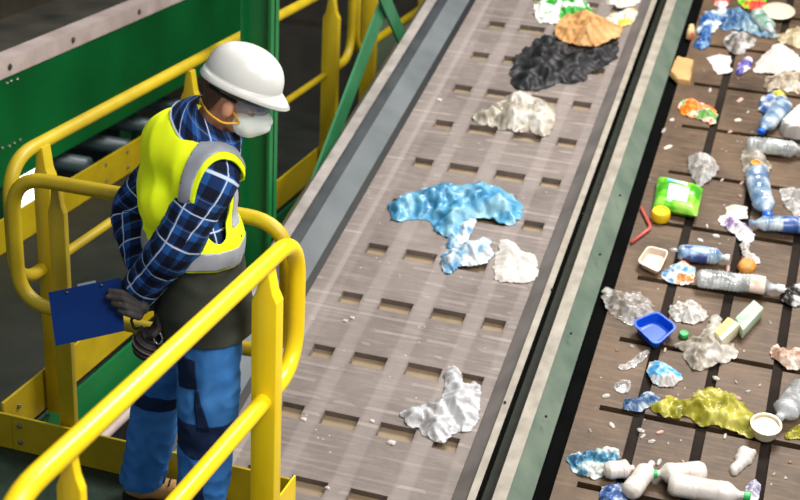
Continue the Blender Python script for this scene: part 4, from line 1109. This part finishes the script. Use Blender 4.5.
# loose caps
def cap_obj(label, x, y, r, m, h=.03, name='bottle_cap'):
    u_, v_ = uv(x, y, h)
    V, Fc = lathe([(0, r*.95), (h*.15, r), (h*.8, r), (h, r*.86), (h, r*.7), (h*.9, r*.62)], 20, 'z')
    o = link(name, V, Fc, m, None, True); place(o, u_, v_, .003); sharp(o); return tag(o, label, 'cap')
cap_obj('orange cap on the white clear bag beside the clear bottle', 756, 163, .030, CAPO, .09)
cap_obj('round yellow lid at the corner of the green packet', 661, 211, .048, mat('yellow_lid', [(232, 186, 10), (244, 204, 30)], .35, 8), .05, 'lid')
cap_obj('small green cap right of the blue tray', 684, 333, .022, CAPG, .02)

# tub, trays, cartons, packet, cup
def tray(label, pix, h, m, name='plastic_tray'):
    P = [Vector(uv(x, y, h)) for x, y in pix]; c = sum(P, Vector((0, 0)))/4
    mb = MB(); rings = []
    def rnd(k, z, r=.22, n=6):
        out = []
        Q = [(p-c)*k for p in P]
        for i in range(4):
            a, b, d = Q[i], Q[i-1], Q[(i+1) % 4]
            p1, p2 = a.lerp(b, r), a.lerp(d, r)
            for s in range(n+1):
                w_ = s/n; q = p1*(1-w_)**2+a*2*w_*(1-w_)+p2*w_*w_; out.append((q.x, q.y, z))
        return out
    lv = [(.78, 0), (.80, .004), (.93, h*.96), (1.0, h), (1.01, h-.004), (1.0, h-.008), (.94, h*.9)]
    R_o = [rnd(*l) for l in [(.76, .0), (.80, .006), (.93, h*.95), (1.02, h*.95), (1.02, h), (.90, h), (.77, .012), (.60, .010), (.56, .016)]]
    n = len(R_o[0]); V = [v for r_ in R_o for v in r_]; Fc = []
    for i in range(len(R_o)-1):
        for j in range(n): Fc.append([i*n+j, i*n+(j+1) % n, (i+1)*n+(j+1) % n, (i+1)*n+j])
    Fc.append(list(range(n))[::-1]); Fc.append([(len(R_o)-1)*n+j for j in range(n)])
    o = link(name, V, Fc, m, None, True); sharp(o, 35); place(o, c.x, c.y, .003)
    bm = bmesh.new(); bm.from_mesh(o.data); bmesh.ops.recalc_face_normals(bm, faces=bm.faces[:]); bm.to_mesh(o.data); bm.free()
    return tag(o, label, 'tray')
tray('bright blue empty plastic tray on the left of the brown belt', [(631, 322), (657, 311), (678, 327), (656, 346)], .055, mat('bright_blue_plastic', [(4, 70, 190), (14, 92, 214)], .3, 5))
tray('beige food tray near the rail above the clear crinkled film', [(637, 262), (648, 246), (669, 251), (659, 273)], .04, mat('beige_tray', [(206, 186, 166), (226, 208, 190)], .5, 6))

def carton(label, pix, h, m, m2, name='carton', cat='carton'):
    P = [Vector(uv(x, y, h)) for x, y in pix]; c = sum(P, Vector((0, 0)))/4
    Q = [(p-c) for p in P]
    bm = bmesh.new()
    lo = [bm.verts.new((q.x*.97, q.y*.97, 0)) for q in Q]; hi = [bm.verts.new((q.x, q.y, h)) for q in Q]
    bm.faces.new(lo[::-1]); bm.faces.new(hi)
    for i in range(4): bm.faces.new([lo[i], lo[(i+1) % 4], hi[(i+1) % 4], hi[i]])
    bmesh.ops.recalc_face_normals(bm, faces=bm.faces[:]); bmesh.ops.bevel(bm, geom=bm.edges[:], offset=.006, segments=2, profile=.5, affect='EDGES')
    o = MB().bm(bm).build(name, m, None, True); place(o, c.x, c.y, .003); tag(o, label, cat)
    if m2:
        q = [a*.93 for a in Q]
        V, Fc = prism([(q[0].lerp(q[1], .0).x, q[0].y, h+.0005), (q[1].x, q[1].y, h+.0005), (q[1].lerp(q[2], .62).x, q[1].lerp(q[2], .62).y, h+.0005), (q[0].lerp(q[3], .62).x, q[0].lerp(q[3], .62).y, h+.0005)], (0, 0, .001), None)
        link('panel', V, Fc, m2, o, False)
    return o
carton('pale green carton lying right of the white and yellow one', [(735, 318), (754, 300), (764, 308), (743, 331)], .06, mat('pale_green_card', [(168, 190, 156), (196, 210, 184)], .5, 5), mat('green_print', [(120, 170, 130), (190, 206, 180)], .5, 14))
carton('white and yellow carton on the hazy beige bag', [(714, 332), (728, 317), (740, 324), (722, 341)], .07, mat('white_yellow_card', [(226, 214, 170), (236, 230, 208)], .5, 4), mat('yellow_print', [(214, 190, 70), (230, 214, 130)], .5, 9))

def pillow_pack(label, pix, h, m, labm):
    P = [Vector(uv(x, y, h*.5)) for x, y in pix]; c = sum(P, Vector((0, 0)))/4
    n, mm = 26, 18; V, Fc = [], []
    for s in (1, -1):
        for j in range(mm+1):
            for i in range(n+1):
                a, b = i/n, j/mm
                q = (P[0].lerp(P[1], a)).lerp(P[3].lerp(P[2], a), b)-c
                e = (min(1, 9*a*(1-a))*min(1, 7*b*(1-b)))**.5
                z = h*.5+s*h*.5*e+ (.006*noise.noise(Vector((q.x*22, q.y*22, 2))) if s > 0 else 0)
                V.append((q.x, q.y, z))
    k = (n+1)*(mm+1)
    for j in range(mm):
        for i in range(n):
            a = j*(n+1)+i; Fc.append([a, a+1, a+n+2, a+n+1]); Fc.append([k+a+n+1, k+a+n+2, k+a+1, k+a])
    o = link('food_packet', V, Fc, m, None, True); place(o, c.x, c.y, .003); tag(o, label, 'packet')
    LV, LF = [], []
    i0, i1, j0, j1 = 5, 18, 5, 13
    for j in range(j0, j1+1):
        for i in range(i0, i1+1):
            v = V[j*(n+1)+i]; LV.append((v[0], v[1], v[2]+.0025))
    w_ = i1-i0+1
    for j in range(j1-j0):
        for i in range(w_-1): a = j*w_+i; LF.append([a, a+1, a+w_+1, a+w_])
    link('packet_label', LV, LF, labm, o, True)
    LV2 = [(v[0], v[1], v[2]+.002) for j in range(4, 13) for v in [V[j*(n+1)+i] for i in (20, 21, 22, 23)]]
    LF2 = [[j*4+i, j*4+i+1, j*4+i+5, j*4+i+4] for j in range(8) for i in range(3)]
    link('packet_label', LV2, LF2, multi('pack_blue', [(120, 190, 220), (200, 226, 230)], 10), o, True)
    return o
pillow_pack('bright green food packet with white label near the yellow lid', [(653, 208), (658, 178), (703, 189), (697, 217)], .07, multi('green_pack', [(60, 150, 20), (100, 190, 30), (150, 206, 70)], 12), multi('pack_label', [(226, 224, 220), (236, 234, 232), (200, 200, 190)], 14))

u_, v_ = uv(766, 425, .06)
V, Fc = lathe([(0, .040), (.004, .046), (.055, .056), (.058, .064), (.064, .064), (.064, .056), (.050, .053), (.048, .001)], 28, 'z')
cupo = link('paper_cup', V, Fc, multi('cup_white', [(206, 190, 150), (226, 214, 184)], 6), None, True); place(cupo, u_, v_, .003); sharp(cupo); tag(cupo, 'round white cup at the end of the long yellow-green film', 'cup')
V, Fc = lathe([(.0495, .050), (.052, .048), (.052, .001)], 24, 'z'); link('cup_lid', V, Fc, M['white'], cupo, True)
u_, v_ = uv(778, 12, .02)
V, Fc = lathe([(0, .05), (.004, .06), (.024, .088), (.027, .088), (.012, .055), (.010, .001)], 28, 'z')
pl = link('plastic_plate', [(x*1.15, y*1.2, z) for x, y, z in V], Fc, mat('ivory_plastic', [(206, 192, 164), (228, 216, 190)], .4, 5), None, True); place(pl, u_, v_, .003); tag(pl, 'oval ivory plate at the top right of the brown belt', 'plate')
# straw
pts = [uv(641, 208, .01), uv(651, 228, .01), uv(631, 243, .01)]
c = pts[1]
o = link('drinking_straw', *sweep(rounded([(p_[0]-c[0], p_[1]-c[1], .010) for p_ in pts], .05), .008, 10), mat('red_straw', [(190, 70, 60), (214, 100, 88)], .4, 10), None, True)
place(o, c[0], c[1], .002); tag(o, 'bent red straw by the rail below the green packet', 'straw')

SC = [PA, CL, mat('pink_scrap', [(190, 150, 136), (206, 170, 156)], .6, 9), mat('pale_scrap', [(190, 180, 160), (210, 200, 184)], .6, 9)]
random.seed(5)
spots = [(643, 436), (652, 441), (660, 432), (668, 443), (659, 462), (641, 430), (683, 462), (725, 436), (736, 382), (748, 391), (738, 398), (716, 378), (700, 240), (724, 205), (740, 196), (668, 147), (672, 120), (664, 130),
         (730, 132), (738, 120), (612, 425), (632, 346), (617, 350), (665, 350), (760, 385), (770, 322), (728, 268), (707, 226), (716, 236), (674, 250), (740, 100), (748, 112), (710, 90), (786, 478), (790, 462), (774, 474), (606, 396), (590, 430), (742, 183), (722, 180)]
for i, (x, y) in enumerate(spots):
    q = random.uniform(1.6, 4.2); a = random.uniform(0, 3); ca, sa = math.cos(a), math.sin(a)
    pts_ = [(x+(ca*u-sa*v)*q, y+(sa*u+ca*v)*q*.8) for u, v in ((-1.3, -.3), (-.2, -.6), (1.2, -.25), (1.0, .5), (-.6, .6))]
    film('litter_scrap', 'tiny pale scrap lying among the larger rubbish on the brown belt', 'scrap', pts_, .012, SC[i % 4], 'tiny pale scraps on the brown belt', s=1.0, seed=200+i, n=8, it=0, jag=.004)


# ------------------------------------------------------------------ light, camera
sc = bpy.context.scene
w = bpy.data.worlds.new('World'); sc.world = w; w.use_nodes = True
bg = w.node_tree.nodes['Background']; bg.inputs[0].default_value = (.80, .88, 1, 1); bg.inputs[1].default_value = .34
def area(name, loc, target, size, power, col=(1, 1, 1)):
    l = bpy.data.lights.new(name, 'AREA'); l.shape = 'RECTANGLE'; l.size, l.size_y = size; l.energy = power; l.color = col
    o = bpy.data.objects.new(name, l); C.objects.link(o); o.location = loc
    o.rotation_euler = (Vector(target)-Vector(loc)).to_track_quat('-Z', 'Y').to_euler(); return o
area('hall_lamp', (0.2, 7.2, 5.4), (-1.0, 5.0, .4), (2.2, 1.2), 420, (1, .97, .93))
area('hall_lamp', (1.3, 2.2, 5.2), (-1.4, 3.6, 1.0), (1.8, 1.4), 240, (1, .97, .93))
area('hall_lamp', (-3.2, 6.0, 5.5), (-3.0, 5.5, 0.5), (1.2, 1.2), 40, (.95, 1, .97))

area('worker_fill', (2.6, 3.0, 3.4), (-1.7, 3.7, 1.2), (1.6, 1.6), 70, (1, .97, .93))  # added fill light out of view, brightens the worker's mask and front

cam = bpy.data.cameras.new('Camera'); co = bpy.data.objects.new('Camera', cam); C.objects.link(co)
cam.sensor_fit = 'HORIZONTAL'; cam.sensor_width = 36; cam.lens = F*36/800
Mx = Matrix(((_r[0], _u[0], -_f[0], CAM[0]), (_r[1], _u[1], -_f[1], CAM[1]), (_r[2], _u[2], -_f[2], CAM[2]), (0, 0, 0, 1)))
co.matrix_world = Mx
cam.dof.use_dof = True; cam.dof.focus_distance = 4.8; cam.dof.aperture_fstop = 2.8
cam.clip_start = .05
sc.camera = co
sc.view_settings.view_transform = 'Standard'; sc.view_settings.look = 'None'; sc.view_settings.exposure = 0.0
